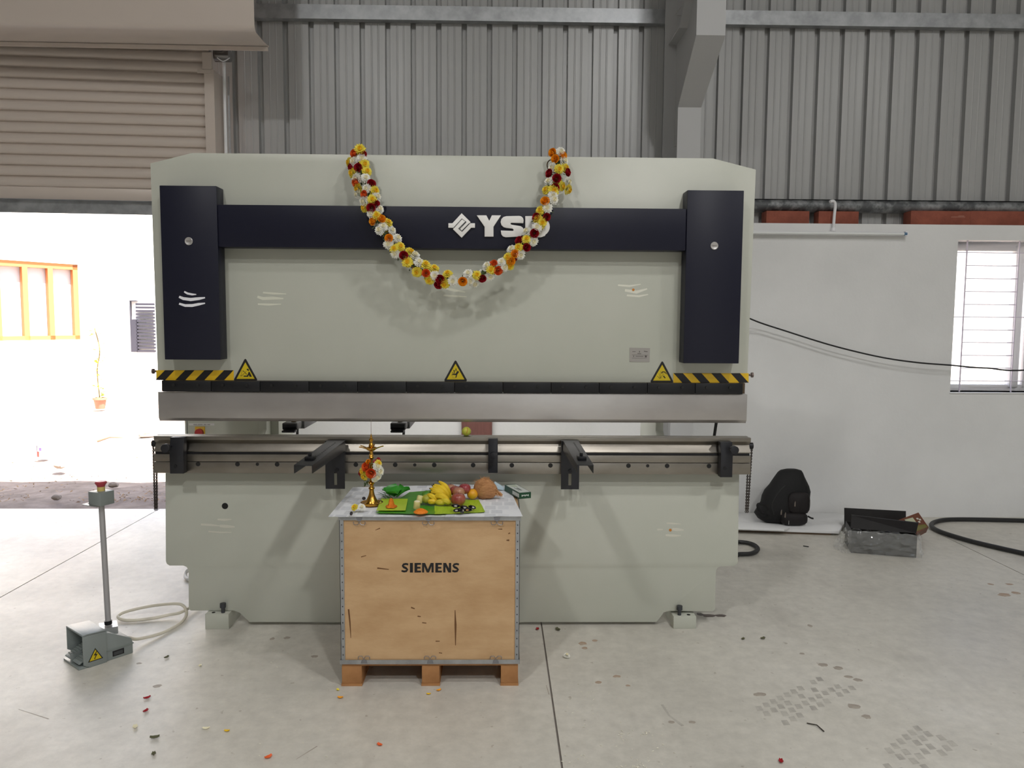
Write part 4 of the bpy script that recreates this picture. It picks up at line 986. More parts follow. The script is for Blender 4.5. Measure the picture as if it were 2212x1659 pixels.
# lemon ---------------------------------------------------------------------
q = P(1007.5, 929, 4.07); r = 10/404
o = B().ball((q.x, q.y, dz1+r*.98), r, r*.95, r*1.0, 18, 12, fn=lambda d: 1+.10*max(0, abs(d.x)-.8)*5*.3).build('lemon', mat('lemon_skin', 'c3c04a', .45, col2='a8b040', nscale=18, bump=.1, bscale=120), None)
tag(o, 'yellow-green lemon with an orange streak on the lower die', 'lemon')
B().tube([o.location+Vector((.004+.004*math.sin(t*3), -r*math.cos(t)*.955-.0005, r+r*math.sin(t)*.99-r*.0)) for t in [-.3+.28*i for i in range(6)]], .0015, 5).build('streak', SANDAL, o)

# brass lamp ------------------------------------------------------------------
BRASS = mat('polished_brass', 'c9963f', .22, 1.0, rvar=.05)
lc = PZ(803, 1089, ZN); k = lc.y/F*1.02          # metres per pixel at the lamp
lamp = thing('oil_lamp', 'tall brass oil lamp with five spouts on the newspaper', 'lamp', lc)
def lath(prof, name): return B().lathe(lc, [(max(r*k, .0002), h*k) for r, h in prof], 32).build(name, BRASS, lamp, ang=40)
lath([(0, 0), (22, 0), (23.5, 2), (24, 4.5), (22.5, 5), (20, 3.5), (15, 3), (13, 5), (11.5, 9), (9, 14), (6.5, 20), (5, 27), (4.6, 33), (0, 33)], 'base')
lath([(0, 32), (5.2, 32), (6.5, 34), (6.2, 36), (4, 38), (3.7, 42), (5.5, 44), (6.8, 46.5), (5.5, 49), (4, 51), (3.4, 57), (4.2, 64), (5, 72), (4.6, 78), (3.4, 84), (3.2, 92), (3.6, 98), (5, 100), (5.4, 102), (4.2, 104), (5.2, 105.5), (4.2, 107), (3.6, 112), (4.4, 117), (0, 117)], 'stem')
lath([(0, 115), (4.4, 115), (9, 117.5), (11.2, 120.5), (11.5, 123), (10.5, 123), (9, 121), (4, 120.5), (4.8, 124), (5.6, 127), (4.5, 130.5), (2.6, 134), (2.8, 136), (4.6, 139), (4.8, 141), (2.5, 143), (2.2, 146), (1.4, 149), (.3, 153)], 'oil_dish')
for a in (10, 82, 160, 200, 290):
    t = math.radians(a); d = Vector((math.cos(t), math.sin(t), 0)); s = Vector((-d.y, d.x, 0)); c = lc+Vector((0, 0, 121*k))
    L = [(9, 3.6, -1), (15, 2.2, 1), (21, 1.3, 3.2), (26, .5, 4.2)]
    vs = []
    for rr, hw_, hh in L:
        vs += [c+d*(rr*k)+s*(hw_*k)+Vector((0, 0, (hh+1.2)*k)), c+d*(rr*k)+Vector((0, 0, (hh-1)*k)), c+d*(rr*k)-s*(hw_*k)+Vector((0, 0, (hh+1.2)*k)), c+d*(rr*k)+Vector((0, 0, hh*k))]
    fs = [(i*4+j, i*4+(j+1) % 4, i*4+4+(j+1) % 4, i*4+4+j) for i in range(3) for j in range(4)]+[(3, 2, 1, 0), (12, 13, 14, 15)]
    B().add(vs, fs).build('spout', BRASS, lamp)
o = B().cyl(lc+Vector((0, 0, 152*k)), lc+Vector((0, 0, 184*k)), .0012, n=6).build('incense_stick', mat('incense', '8f8780', .8), None)
tag(o, 'thin grey incense stick standing on the lamp tip', 'incense')
bun = thing('flower_bunch', 'bunch of orange roses, white and yellow flowers tied to the brass lamp', 'flowers', lc+Vector((0, 0, 78*k)))
random.seed(4)
for px, py, t, sc in ((793, 1009, 'O', .95), (802, 1021, 'O', 1.0), (787, 1018, 'Y', .85), (789, 1028, 'Y', .8), (783, 1022, 'R', .75), (814, 1008, 'W', .85), (817, 1018, 'W', .95), (813, 1028, 'W', .85), (809, 1034, 'W', .6), (816, 1002, 'Y', .7), (796, 998, 'G', .5)):
    dx = (px-802)/16
    flower(t, P(px, py, lc.y-.035*(1-.5*dx*dx)), Vector((dx*.9, -1, (1018-py)/30)), sc, bun)
for i in range(7):
    flower(random.choice('WYR'), lc+Vector((random.uniform(-.02, .03), .022, (68+i*4)*k)), Vector((random.uniform(-1, 1), 1, 0)), .7, bun)
b = B(); random.seed(8)
for i in range(16):
    p = P(792+random.uniform(-5, 5), 1030+random.uniform(0, 17), lc.y-.02); d = Vector((random.uniform(-.5, .5), random.uniform(-.4, 0), -1)).normalized()*.015; s = d.orthogonal().normalized()*.003
    b.add([p, p+d*.5+s, p+d, p+d*.5-s], [(0, 1, 2, 3)])
for i in range(10):
    p = P(804+random.uniform(-8, 8), 1001+random.uniform(-4, 6), lc.y-.03); d = Vector((random.uniform(-.8, .8), -.4, random.uniform(-.5, 1))).normalized()*.015; s = d.orthogonal().normalized()*.003
    b.add([p, p+d*.5+s, p+d, p+d*.5-s], [(0, 1, 2, 3)])
o = b.build('greenery', LEAFD, bun, smooth=False); o['kind'] = 'stuff'
# two flowers lying at the corner
for px, py, t, lb in ((767, 1100, 'Y', 'pale yellow flower lying on the newspaper corner'), (781, 1098, 'W', 'white flower lying beside the pale yellow one, left of the lamp')):
    p = PZ(px, 1104, ZN)+Vector((0, 0, .016))
    o = flower(t, p, Vector((-.3 if t == 'Y' else .3, -.8, .6)), .62 if t == 'Y' else .66, None); tag(o, lb, 'flower')
p = PZ(759, 1113, ZN)
o = B().ball(p+Vector((0, 0, .008)), .007, .015, .008, 12, 8).build('date', mat('dark_date', '2a242a', .4), None); tag(o, 'small dark dried fruit at the newspaper corner', 'fruit')
p = PZ(786, 1080, ZN)
o = B().ball(p+Vector((0, 0, .008)), .009, .009, .008, 12, 8).build('date', mat('dark_date', '2a242a', .4), None); tag(o, 'small dark dried fruit behind the lamp base', 'fruit')
# betel leaves and grass
q = PZ(850, 1072, ZN)
bet = thing('betel_leaves', 'pile of folded green betel leaves with grass blades', 'leaves', q)
BET = mat('betel_green', '2f8a28', .35, col2='3f9c30', nscale=20)
for i, (px, py, yaw, tilt, sz) in enumerate(((858, 1066, .1, .75, .062), (852, 1070, 2.9, .55, .058), (850, 1062, 1.3, .8, .06), (846, 1068, -.9, .35, .05))):
    p = PZ(px, 1076, ZN); M = Matrix.Translation(p+Vector((0, 0, .004+i*.003))) @ Matrix.Rotation(yaw, 4, 'Z') @ Matrix.Rotation(-tilt*.6, 4, 'Y')
    g = []
    for r_ in range(7):
        t = r_/6; w_ = sz*.95*math.sin(math.pi*min(1, t*.86+.10))**.7*(1-.25*t)
        g.append([(t*sz*1.2, (c_/4-1)*w_*1.0, .010*math.sin(t*2.5)+.014*((c_/4-1)**2)) for c_ in range(9)])
    B().sheet(g, .0006, M).build('leaf', BET, bet, ang=70)
random.seed(2)
for i in range(9):
    p = PZ(838+random.uniform(-5, 10), 1078, ZN)+Vector((0, 0, .004)); a = random.uniform(1.2, 3.9); d = Vector((math.cos(a)*.9, -.3*random.random(), .55*abs(math.sin(a))+.1))
    B().tube([p, p+d*.03+Vector((0, 0, .01)), p+d*.06+Vector((0, 0, .006))], .0012, 4, radii=[.0014, .0012, .0004]).build('grass_blade', mat('grass_green', '3d6a2a', .6), bet)
# turmeric cone
p = PZ(845, 1095, ZL)
o = B().lathe(p, [(.0, 0), (.026, .0), (.024, .005), (.016, .009), (.0125, .016), (.011, .026), (.008, .036), (.003, .041), (.0002, .042)], 18, wob=.12).build('turmeric_cone', mat('turmeric', 'e07f14', .8, col2='c9690c', nscale=60, bump=.4, bscale=150), None)
tag(o, 'orange turmeric cone on the small yellow-green leaf', 'offering')
# marigold disc
p = PZ(909, 1107, ZL)
o = thing('marigold', 'flat orange marigold head lying at the front of the dark leaf', 'flower', p)
ORM = mat('marigold_orange', 'ee8a14', .6, col2='e07a0c', nscale=50)
for kk, (rr, hh, n) in enumerate(((.034, .002, 16), (.027, .007, 14), (.018, .011, 11), (.009, .013, 7))):
    for i in range(n):
        a = 2*math.pi*(i+.5*(kk % 2))/n; c = p+Vector((math.cos(a)*rr*.62, math.sin(a)*rr*.62, hh))
        if kk == 0 and i == 0: pass
        B().ball(c, rr*.36, rr*.36*.8, .006, 6, 4).build('petal', ORM, o)
B().ball(p+Vector((0, 0, .005)), .026, .026, .009, 14, 6).build('core', ORM, o)
# banana chunks
CH = mat('banana_flesh', 'd8cf8e', .5, col2='c3b96a', nscale=20); CHE = mat('banana_end', 'efe6c2', .5)
for px, py, lb, ln in ((905, 1088, 'upper peeled banana chunk standing on the leaf', (.2, .3, .9)), (900, 1100, 'lower peeled banana chunk leaning in front of the other', (.1, -.1, 1))):
    c = PZ(px, py, ZL); d = Vector(ln).normalized(); r = .0155; c = c+Vector((0, 0, r*.25))
    o = B().cyl(c, c+d*.034, r, r*.98, n=18).build('banana_chunk', CH, None, bevel=.002); tag(o, lb, 'banana', 'cut banana chunks')
    e = c+d*.0345; B().cyl(e-d*.0008, e+d*.0003, r*.82, n=16).build('cut_face', CHE, o)
# mangoes
MG = mat('mango_skin', '3f7a24', .4, col2='6b8a2a', nscale=14)
for px, py, rx, rz, lb, mt in ((922, 1071, .026, .026, 'dark green mango behind the bananas', MG), (921, 1084, .022, .021, 'yellow-green mango at the left side of the bananas', mat('mango_yellow', '98992e', .45, col2='b0a53a', nscale=14))):
    Y = PZ(px, 1092, ZN).y+(.03 if 'dark' in lb else 0); q = P(px, py, Y); q.z = max(q.z, ZL+rz)
    o = B().ball(q, rx, rx*1.1, rz, 18, 12).build('mango', mt, None); tag(o, lb, 'mango')
# bananas
BAN = mat('banana_skin', 'e6c52e', .45, col2='d4b020', nscale=22, detail=3); BTIP = mat('banana_tip', '3c3120', .8); BGR = mat('banana_greenish', 'dcc436', .45, col2='c4b638', nscale=15)
bb = PZ(958, 1090, ZN)
bun2 = thing('banana_bunch', 'bunch of small yellow bananas lying on the leaf', 'bananas', bb)
bz = lambda x, y: (890+x/8.19, 1020+y/8.19)
BL = [((475, 165), (600, 265), (692, 470), .045, .0135), ((395, 222), (545, 300), (655, 478), .030, .0135), ((370, 245), (500, 335), (612, 440), .015, .0135), ((328, 292), (430, 330), (585, 432), .0, .013),
      ((338, 352), (470, 362), (585, 430), -.012, .013), ((355, 445), (530, 425), (690, 575), -.030, .0155), ((268, 400), (350, 425), (470, 520), -.022, .013), ((290, 482), (335, 580), (455, 640), -.030, .0135), ((395, 562), (490, 625), (600, 640), -.045, .0135), ((480, 512), (590, 505), (685, 560), -.048, .013), ((440, 250), (580, 330), (660, 500), .02, .013)]
for (a, m_, c, dy, r) in BL:
    Y = bb.y+dy
    pts = [P(*bz(*a), Y+.01), P(*bz(*m_), Y-.006), P(*bz(*c), Y-.002)]
    cv = cat(pts, 7); n = len(cv); zmin = ZL+r*.9
    for v in cv: v.z = max(v.z, zmin)
    rad = [r*min(1, .35+1.6*(i/(n-1)), .25+2.6*(1-i/(n-1))) for i in range(n)]
    o = B().tube(cv, r, 7, radii=rad).build('banana', BGR if dy < -.04 else BAN, bun2, ang=50)
    d = (cv[0]-cv[1]).normalized(); B().tube([cv[0]-d*.001, cv[0]+d*.006], .004, 6, radii=[r*.36, r*.24]).build('banana_tip', BTIP, o)
c = P(*bz(455, 160), bb.y+.05)
# apples
APPLE = mat('apple_skin', '8e3a34', .3, col2='a8614a', nscale=9, stretch=(3, 3, .7), contrast=(.42, .75), coat=.3)
APP2 = mat('apple_skin_pale', '9a5a4a', .3, col2='b98a68', nscale=9, stretch=(3, 3, .7), contrast=(.35, .7), coat=.3); APP3 = mat('apple_skin_dark', '8a2630', .28, col2='a04848', nscale=8, coat=.3)
def apple(px, py, r, Y, mt, lb):
    q = P(px, py, Y); q.z = max(q.z, ZN+r*.9)
    def fn(d): return 1-.22*max(0, d.z-.55)*(1+d.z)-.10*max(0, -d.z-.6)+.02*math.cos(5*math.atan2(d.y, d.x))*max(0, -d.z)
    o = B().ball(q, r, r, r*.98, 22, 16, fn=fn).build('apple', mt, None); tag(o, lb, 'apple', 'apples on the crate')
    z = q.z+r*.60
    B().tube([(q.x, q.y, z), (q.x+.002, q.y, z+.012)], .001, 5).build('stem', mat('apple_stem', '4a3420', .8), o)
ya = PZ(990, 1094, ZN).y
apple(990, 1078, .0345, ya, APPLE, 'front red apple beside the bananas')
apple(991, 1063, .029, ya+.062, APP2, 'red apple with pale top, directly behind the front apple')
apple(984, 1060, .028, ya+.11, APPLE, 'dull red apple in the middle of the apple cluster')
apple(973, 1056, .028, ya+.165, APP2, 'pale brownish apple half hidden behind the bananas')
apple(1004, 1055, .029, ya+.135, APP3, 'deep red apple at the back, left of the coconut')
# orange
yo_ = PZ(1020, 1081, ZN).y; q = P(1020.5, 1068, yo_+.02); r = 12.2/F*(yo_+.02)
o = B().ball((q.x, q.y, max(q.z, ZN+r)), r, r, r*.96, 22, 14).build('orange_fruit', mat('orange_peel', 'e8a01a', .4, col2='c7a024', nscale=5, contrast=(.4, .7), bump=.2, bscale=260), None)
tag(o, 'yellow-orange orange beside the coconut', 'orange')
B().cyl((q.x-.002, q.y-.004, max(q.z, ZN+r)+r*.945), (q.x-.002, q.y-.004, max(q.z, ZN+r)+r*.975), .003, n=8).build('stem_scar', mat('scar', '6a6020', .8), o)
# coconut
yc = PZ(1050, 1076, ZN).y; q = P(1046, 1054, yc); r = 23/F*yc
COIR = mat('coconut_fibre', 'c28e5e', .85, col2='a37046', nscale=30, stretch=(1, 1, 4), bump=.6, bscale=90)
cz_ = ZN+r*.94
coco = B().ball((q.x, q.y, cz_), r*1.02, r, r, 22, 16, fn=lambda d: 1+.05*mno.noise((d.x*4, d.y*4, d.z*4))+.75*max(0, d.x*.93-d.z*.37-.62)**1.0).build('coconut', COIR, None)
tag(coco, 'brown husked coconut with a fibrous tuft pointing right', 'coconut')
b = B(); random.seed(9)
FIB = mat('loose_fibre', 'd2a06c', .8)
for i in range(90):
    th = random.uniform(0, 6.28); ph = random.uniform(.1, 1.5); d = Vector((math.sin(ph)*math.cos(th), math.sin(ph)*math.sin(th), math.cos(ph)))
    s = Vector((q.x, q.y, cz_))+d*r*.99; e = s+(d*.4+Vector((random.uniform(-.6, 1.2), random.uniform(-.5, .3), random.uniform(-.6, .4)))).normalized()*random.uniform(.008, .022)
    b.tube([s, (s+e)/2+d*.003, e], .0005, 3)
tip = Vector((q.x, q.y, cz_))+Vector((r*1.65, -.012, -r*.55))
for i in range(60):
    s = Vector((q.x, q.y, cz_))+Vector((r*.8, random.uniform(-.03, .015), random.uniform(-.6, .3)*r)); e = tip+Vector((random.uniform(-.02, .008), random.uniform(-.015, .015), random.uniform(-.008, .008)))
    b.tube([s, (s+e)/2+Vector((0, -.006*random.random(), .004)), e], .0009, 3)
for v in b.v: v.z = max(v.z, ZN+.001)
o = b.build('fibre', FIB, coco); o['kind'] = 'stuff'
# incense box
GB = mat('box_green', '12452a', .4); GWH = mat('box_white', 'd4d9d4', .45); GPAT = mat('box_pale_green', 'b9c2ae', .5)
c1, c2, c3 = PZ(1122, 1078, ZN), PZ(1150, 1073.5, ZN), PZ(1066, 1046, ZN)     # front-left, front-right, back-left at the base
ux = (c2-c1); ux.z = 0; wdt = ux.length; ux.normalize(); uy = Vector((-ux.y, ux.x, 0)); ln = min(.26, (c3-c1).dot(uy)); hgt = .030
uy2 = (c3-c1); uy2.z = 0; ang_ = math.atan2(ux.y, ux.x)
dirl = uy2.normalized(); nrm = Vector((dirl.y, -dirl.x, 0)); ln = .20
MB_ = Matrix((( nrm.x, dirl.x, 0, c1.x), (nrm.y, dirl.y, 0, c1.y), (0, 0, 1, ZN), (0, 0, 0, 1))); wdt = .062
box = thing('incense_box', 'green and white incense carton lying over the crate corner', 'box', c1)
B().box(0, wdt, 0, ln, 0, hgt, MB_).build('carton', GB, box, smooth=False)
B().box(.003, wdt-.003, .006, ln-.014, hgt, hgt+.0005, MB_).build('top_label', GWH, box, smooth=False)
B().prism([(.006, ln-.03), (.05, ln-.02), (.045, ln-.075), (.02, ln-.06)], (hgt+.0005, hgt+.0009), 'xy', MB_).build('top_picture', GPAT, box, smooth=False)
INKG = mat('box_ink', '4d5a58', .5)
for i in range(7): B().box(.026, .036, .050+i*.009, .056+i*.009, hgt+.0005, hgt+.0009, MB_).build('top_print', INKG, box, smooth=False)
B().box(.018, .021, .05, .12, hgt+.0005, hgt+.0009, MB_).build('top_print', INKG, box, smooth=False)
for i in range(4): B().box(-.0005, 0, .006+i*.022, .025+i*.022, .006, .024, MB_).build('side_print', GWH, box, smooth=False)
for i in range(7): B().box(.012+i*.0055, .0162+i*.0055, -.0005, 0, .011+(.003 if i % 3 else 0), .020-(.002 if i % 2 else 0), MB_).build('end_print', GWH, box, smooth=False)
p = PZ(1074, 1064, ZN)
o = B().prism([(p.x-.02, 0.0), (p.x+.034, -.012), (p.x+.036, .004), (p.x-.014, .034)], (0, .02), 'xz', Matrix.Translation((0, p.y+.045, ZN+.012))).build('wrapped_packet', mat('pale_blue_wrap', 'b9ccd6', .4), None, bevel=.003)
tag(o, 'small pale blue packet between the coconut and carton', 'packet')
# wrapped sweets
CAN = mat('candy_wrapper', '17151a', .25, .2); CANW = mat('candy_print', 'c9c4bc', .4)
for i, (px, py, a, up) in enumerate(((984, 1101, .2, .012), (997, 1106, 1.2, 0), (988, 1105, -.4, 0), (1003, 1101, .4, .004), (1011, 1104, -.3, 0), (1020, 1100, .7, .003))):
    p = PZ(px, py+1, ZL)+Vector((0, 0, .0085+up)); M = Matrix.Translation(p) @ Matrix.Rotation(a, 4, 'Z') @ Matrix.Rotation(.5*a, 4, 'Y') @ Matrix.Diagonal((1.35, 1.35, 1.35, 1))
    t = thing('wrapped_sweet', ['black wrapped sweet nearest the front apple', 'black wrapped sweet at the front of the heap, silver printed', 'black wrapped sweet at the left front of the heap', 'black wrapped sweet in the middle of the heap', 'black wrapped sweet with gold side, right of the middle', 'rightmost black wrapped sweet on the leaf'][i], 'sweet', p, 'wrapped sweets on the leaf')
    B().box(-.009, .009, -.006, .006, -.006, .006, M).build('wrapper', CAN, t, bevel=.003)
    for s in (-1, 1): B().prism([(s*.008, -.001), (s*.008, .001), (s*.0135, .0045), (s*.0135, -.0045)], (-.003, .003), 'xy', M).build('wrapper_twist', CAN, t, smooth=False)
    B().box(-.005, .004, -.0065, -.006, -.002, .003, M).build('print', CANW if i != 4 else mat('gold_print', 'b98d4a', .4), t, smooth=False)
# ------------------------------------------------------------------ foot switch with emergency-stop post
FG = mat('cast_grey', '868d8b', .34, .1, bump=.15, bscale=250); FGD = mat('pedal_rib', '7a827e', .5)
g0 = PZ(262, 1443, 0)                        # lower front corner of the shroud's right cheek
ga, gb = PZ(203, 1447, 0), PZ(276, 1418, 0)
ax = (gb-ga).normalized(); ang = math.atan2(ax.y, ax.x)
# local frame: +x to the rear (cable end), +y to the far side, origin at near front corner
o3 = PZ(181, 1447, 0)
MF = Matrix.Translation(o3) @ Matrix.Rotation(math.radians(50), 4, 'Z')
fs_ = thing('foot_switch', 'grey twin-pedal foot switch with red mushroom button on a post', 'foot switch', o3)
LN, WD, HT = .108, .190, .166
# shroud: right cheek, top, left cheek as a bent plate
t = .007
B().prism([(0, .02), (0, HT-.006), (.004, HT-.001), (.02, HT), (LN, HT-.006), (LN, 0), (.03, 0)], (0, t), 'xz', MF).build('shroud_cheek', FG, fs_, bevel=.002)
B().prism([(0, .05), (0, HT-.006), (.004, HT-.001), (.02, HT), (LN, HT-.006), (LN, 0), (.03, .03)], (WD-t, WD), 'xz', MF).build('shroud_cheek', FG, fs_, bevel=.002)
B().prism([(-.002, HT-.004), (.002, HT+.001), (.02, HT+.003), (LN, HT-.003), (LN, HT-.012), (.02, HT-.006), (.006, HT-.008)], (0, WD), 'xz', MF).build('shroud_top', FG, fs_, bevel=.0015)
B().box(-.02, LN, t, WD-t, .0, .012, MF).build('base_plate', FG, fs_, bevel=.002)
B().prism([(LN, .0), (LN, HT-.022), (LN+.02, HT-.027), (LN+.125, .078), (LN+.13, .055), (LN+.13, 0)], (.008, WD-.02), 'xz', MF).build('rear_housing', FG, fs_, bevel=.004)
B().box(LN, LN+.133, .004, WD-.016, .050, .055, MF).build('housing_seam', FGD, fs_, bevel=.001)
B().box(LN+.030, LN+.085, .006, .0081, .015, .042, MF).build('type_plate', INK, fs_, smooth=False)
B().box(LN+.036, LN+.078, .0052, .006, .020, .036, MF).build('type_plate_print', mat('type_print', '3c3e40', .4), fs_, smooth=False)
for y0 in (.016, .104):
    p_ = B().prism([(-.012, .022), (.09, .070), (.09, .078), (-.012, .032), (-.018, .027)], (y0, y0+.070), 'xz', MF).build('pedal', FG, fs_, bevel=.002)
    for i in range(7): B().prism([(-.004+i*.012, .036+i*.0058), (.001+i*.012, .0385+i*.0058), (.001+i*.012, .0415+i*.0058), (-.004+i*.012, .039+i*.0058)], (y0+.004, y0+.066), 'xz', MF).build('pedal_rib', FGD, p_, smooth=False)
B().box(-.02, .09, .090, .100, .012, .055, MF).build('pedal_divider', FG, fs_, smooth=False)
# shock sticker on the cheek
s_ = B().prism([(.020, .028), (.090, .028), (.055, .090)], (-.0008, 0), 'xz', MF).build('shock_sticker', INK, fs_, smooth=False)
B().prism([(.027, .032), (.083, .032), (.055, .082)], (-.0014, -.0008), 'xz', MF).build('sticker_field', YEL2, s_, smooth=False)
B().prism([(x-.022, y*.86-.008) for x, y in ((.083, .096), (.068, .073), (.078, .073), (.072, .056), (.069, .058), (.073, .050), (.078, .058), (.075, .057), (.087, .078), (.077, .078), (.087, .096))], (-.0020, -.0014), 'xz', MF).build('lightning_bolt', INK, s_, smooth=False)
# post bracket on top of the housing
pb0 = MF @ Vector((LN+.060, .115, 0)); zbk = .135
B().box(-.04, .04, -.045, .045, zbk, zbk+.005, Matrix.Translation((pb0.x, pb0.y, 0)) @ Matrix.Rotation(math.radians(30), 4, 'Z')).prism([(-.04, zbk), (.04, zbk), (.04, zbk-.055), (.025, zbk-.06)], (-.045, -.041), 'xz', Matrix.Translation((pb0.x, pb0.y, 0)) @ Matrix.Rotation(math.radians(30), 4, 'Z')).build('post_bracket', mat('bright_zinc', 'b8b8b8', .3, .7), fs_, smooth=False)
YP = pb0.y
btm = P(234, 1348, YP); top = P(219, 1090, YP); btm.z = max(btm.z, zbk+.005)
B().cyl(btm, top, .0135, n=16).build('post', mat('post_steel', 'a9a7a8', .4, .25), fs_)
B().cyl(btm, btm+(top-btm)*.03, .018, n=16).build('post_collar', BLACKM, fs_)
bx_ = P(219, 1073, YP); MBX = Matrix.Translation((bx_.x, bx_.y, 0)) @ Matrix.Rotation(math.radians(-24), 4, 'Z')
zb_, zt_ = Z(219, 1089, YP), Z(219, 1060, YP)
B().box(-.052, .020, -.045, .045, zb_-.005, zb_, MBX).box(-.085, -.052, -.04, -.025, zb_-.004, zb_-.001, MBX).box(-.085, -.052, .025, .04, zb_-.004, zb_-.001, MBX).box(-.09, -.08, -.04, .04, zb_-.004, zb_-.001, MBX).build('box_plate', mat('bright_zinc', 'b8b8b8', .3, .7), fs_, smooth=False)
bt = B().box(-.042, .042, -.04, .04, zb_, zt_, MBX).build('button_box', FG, fs_, bevel=.003)
c = MBX @ Vector((0, 0, 0))
B().cyl((c.x, c.y, zt_), (c.x, c.y, zt_+.022), .018, n=20).build('button_collar', mat('button_yellow', 'c9b36a', .45), bt)
B().lathe((c.x, c.y, zt_+.018), [(0, 0), (.017, 0), (.020, .010), (.027, .020), (.028, .026), (.024, .030), (0, .031)], 24).build('red_button', mat('button_red', 'a83a44', .4), bt)
# cable of the foot switch
CB = mat('beige_cable', 'd8d2c2', .45)
e0 = MF @ Vector((LN+.13, WD*.30, .065))
cp = [e0, PZ(300, 1380, .03), PZ(350, 1367, .012), PZ(390, 1345, .012), PZ(403, 1325, .02), PZ(395, 1308, .06), PZ(372, 1304, .07), PZ(320, 1310, .05), PZ(270, 1322, .03), PZ(255, 1333, .02), PZ(275, 1340, .012), PZ(320, 1337, .012), PZ(365, 1328, .02), PZ(400, 1318, .03), PZ(440, 1300, .02)+Vector((0, .25, 0))]
B().tube(cat(cp, 8), .0085, 10).build('cable', CB, fs_)
o = B().tube(cat([PZ(412, 1228, .05), PZ(402, 1236, .03), PZ(401, 1246, .015), PZ(409, 1252, .012), PZ(430, 1252, .012)], 8), .012, 9).build('cable_coil', mat('white_cable', 'e4e2de', .5), None)
tag(o, 'white cable loop on the floor just behind the press edge', 'cable')

# ------------------------------------------------------------------ right-hand bay
# fluorescent batten
YF = YW-.035
tl = thing('tube_light', 'white fluorescent tube batten on the plaster wall', 'light', P(1800, 505, YF))
a, c = P(1632, 501.5, YF), P(1957, 506.5, YF)
B().box(a.x-.3, c.x-.02, YF-.0, YW, (a.z+c.z)/2-.016, (a.z+c.z)/2+.018).build('batten_body', UPVC, tl, bevel=.003)
zt = (a.z+c.z)/2
B().cyl((a.x-.3, YF-.022, zt-.002), (c.x-.03, YF-.022, zt-.002), .013, n=14).build('tube', mat('tube_glass', 'e9ebea', .25), tl)
B().cyl((c.x-.03, YF-.022, zt-.002), (c.x-.006, YF-.022, zt-.002), .014, n=14).build('tube_cap', mat('cap_blue', '5d7f9e', .4), tl)
B().box(c.x-.02, c.x+.004, YF-.03, YW, zt-.02, zt+.02).build('lamp_holder', UPVC, tl, bevel=.002)
q = P(1802, 498, YW-.03); qt = P(1803, 440, YW-.03)
o = B().tube(cat([(q.x-.05, YW-.04, qt.z+.015), (q.x-.015, YW-.03, qt.z+.02), (q.x+.004, YW-.022, qt.z-.01), (q.x, YW-.02, qt.z-.10), (q.x-.004, YW-.02, zt+.03)], 8), .012, 10).build('conduit', UPVC, tl)
B().lathe((q.x-.004, YW-.02, zt+.018), [(.0, 0), (.020, 0), (.020, .02), (.015, .03), (0, .03)], 14).build('conduit_collar', UPVC, tl)
# sagging black cable
YCB = YW-.10
o = B().tube(cat([Vector((1.36, 5.62, 2.1)), P(1560, 655, YCB-.4), P(1624, 690, YCB-.05), P(1700, 716, YCB), P(1800, 747, YCB), P(1900, 771, YCB), P(1980, 783, YCB), P(2055, 789, YCB), P(2130, 795, YCB), P(2260, 796, YCB), Vector((6.5, YCB, 1.55)), Vector((8.995, YCB, 2.3))], 8), .0065, 8).build('hanging_cable', BLACKR, None)
tag(o, 'thin black cable sagging along the plaster wall to the window', 'cable')
# foam sheets
FOAM = mat('white_foam', 'e2e2e2', .8, bump=.1, bscale=80)
fa = [PZ(1560, 1149), PZ(1812, 1158), PZ(1832, 1126), PZ(1795, 1110), PZ(1560, 1106)]
ymx = YW-.02
pl_ = [(p.x, min(p.y, ymx)) for p in fa]
f1 = B().prism(pl_, (.018, .040), 'xy').build('foam_sheet', FOAM, None, bevel=.002); tag(f1, 'white foam sheet on the floor under the backpack', 'foam sheet')
o = B().prism([(x*.998, y+.02) for x, y in [(pl_[0][0], pl_[0][1]), (pl_[1][0]-.05, pl_[1][1]), (pl_[1][0]-.05, pl_[1][1]+.2), (pl_[0][0], pl_[0][1]+.2)]], (0, .018), 'xy').build('wood_plank', mat('dark_underlay', '6a5a4a', .9), None, smooth=False); tag(o, 'dark board underneath the white foam sheets', 'board')
pts = [PZ(1560, 1143, .04), PZ(1694, 1148, .04), PZ(1706, 1143, .04), PZ(1690, 1138, .04), PZ(1560, 1126, .04)]
f2 = B().prism([(p.x, p.y) for p in pts], (.0405, .056), 'xy').build('foam_sheet', FOAM, None, bevel=.003); tag(f2, 'smaller white foam offcut in front of the backpack', 'foam sheet')
# backpack
BAG = mat('black_nylon', '0d0c0d', .75, bump=.25, bscale=180); BAG2 = mat('black_nylon_panel', '161011', .7, bump=.25, bscale=180)
cb = PZ(1703, 1134, .04); kb = cb.y/F; zb = .04
bag = thing('backpack', 'slumped black backpack with zip pulls on the foam sheet', 'backpack', Vector((cb.x, cb.y, zb)))
def bx(px): return P(px, 1080, cb.y).x
def bzv(py): return max(zb, P(1700, py, cb.y).z)
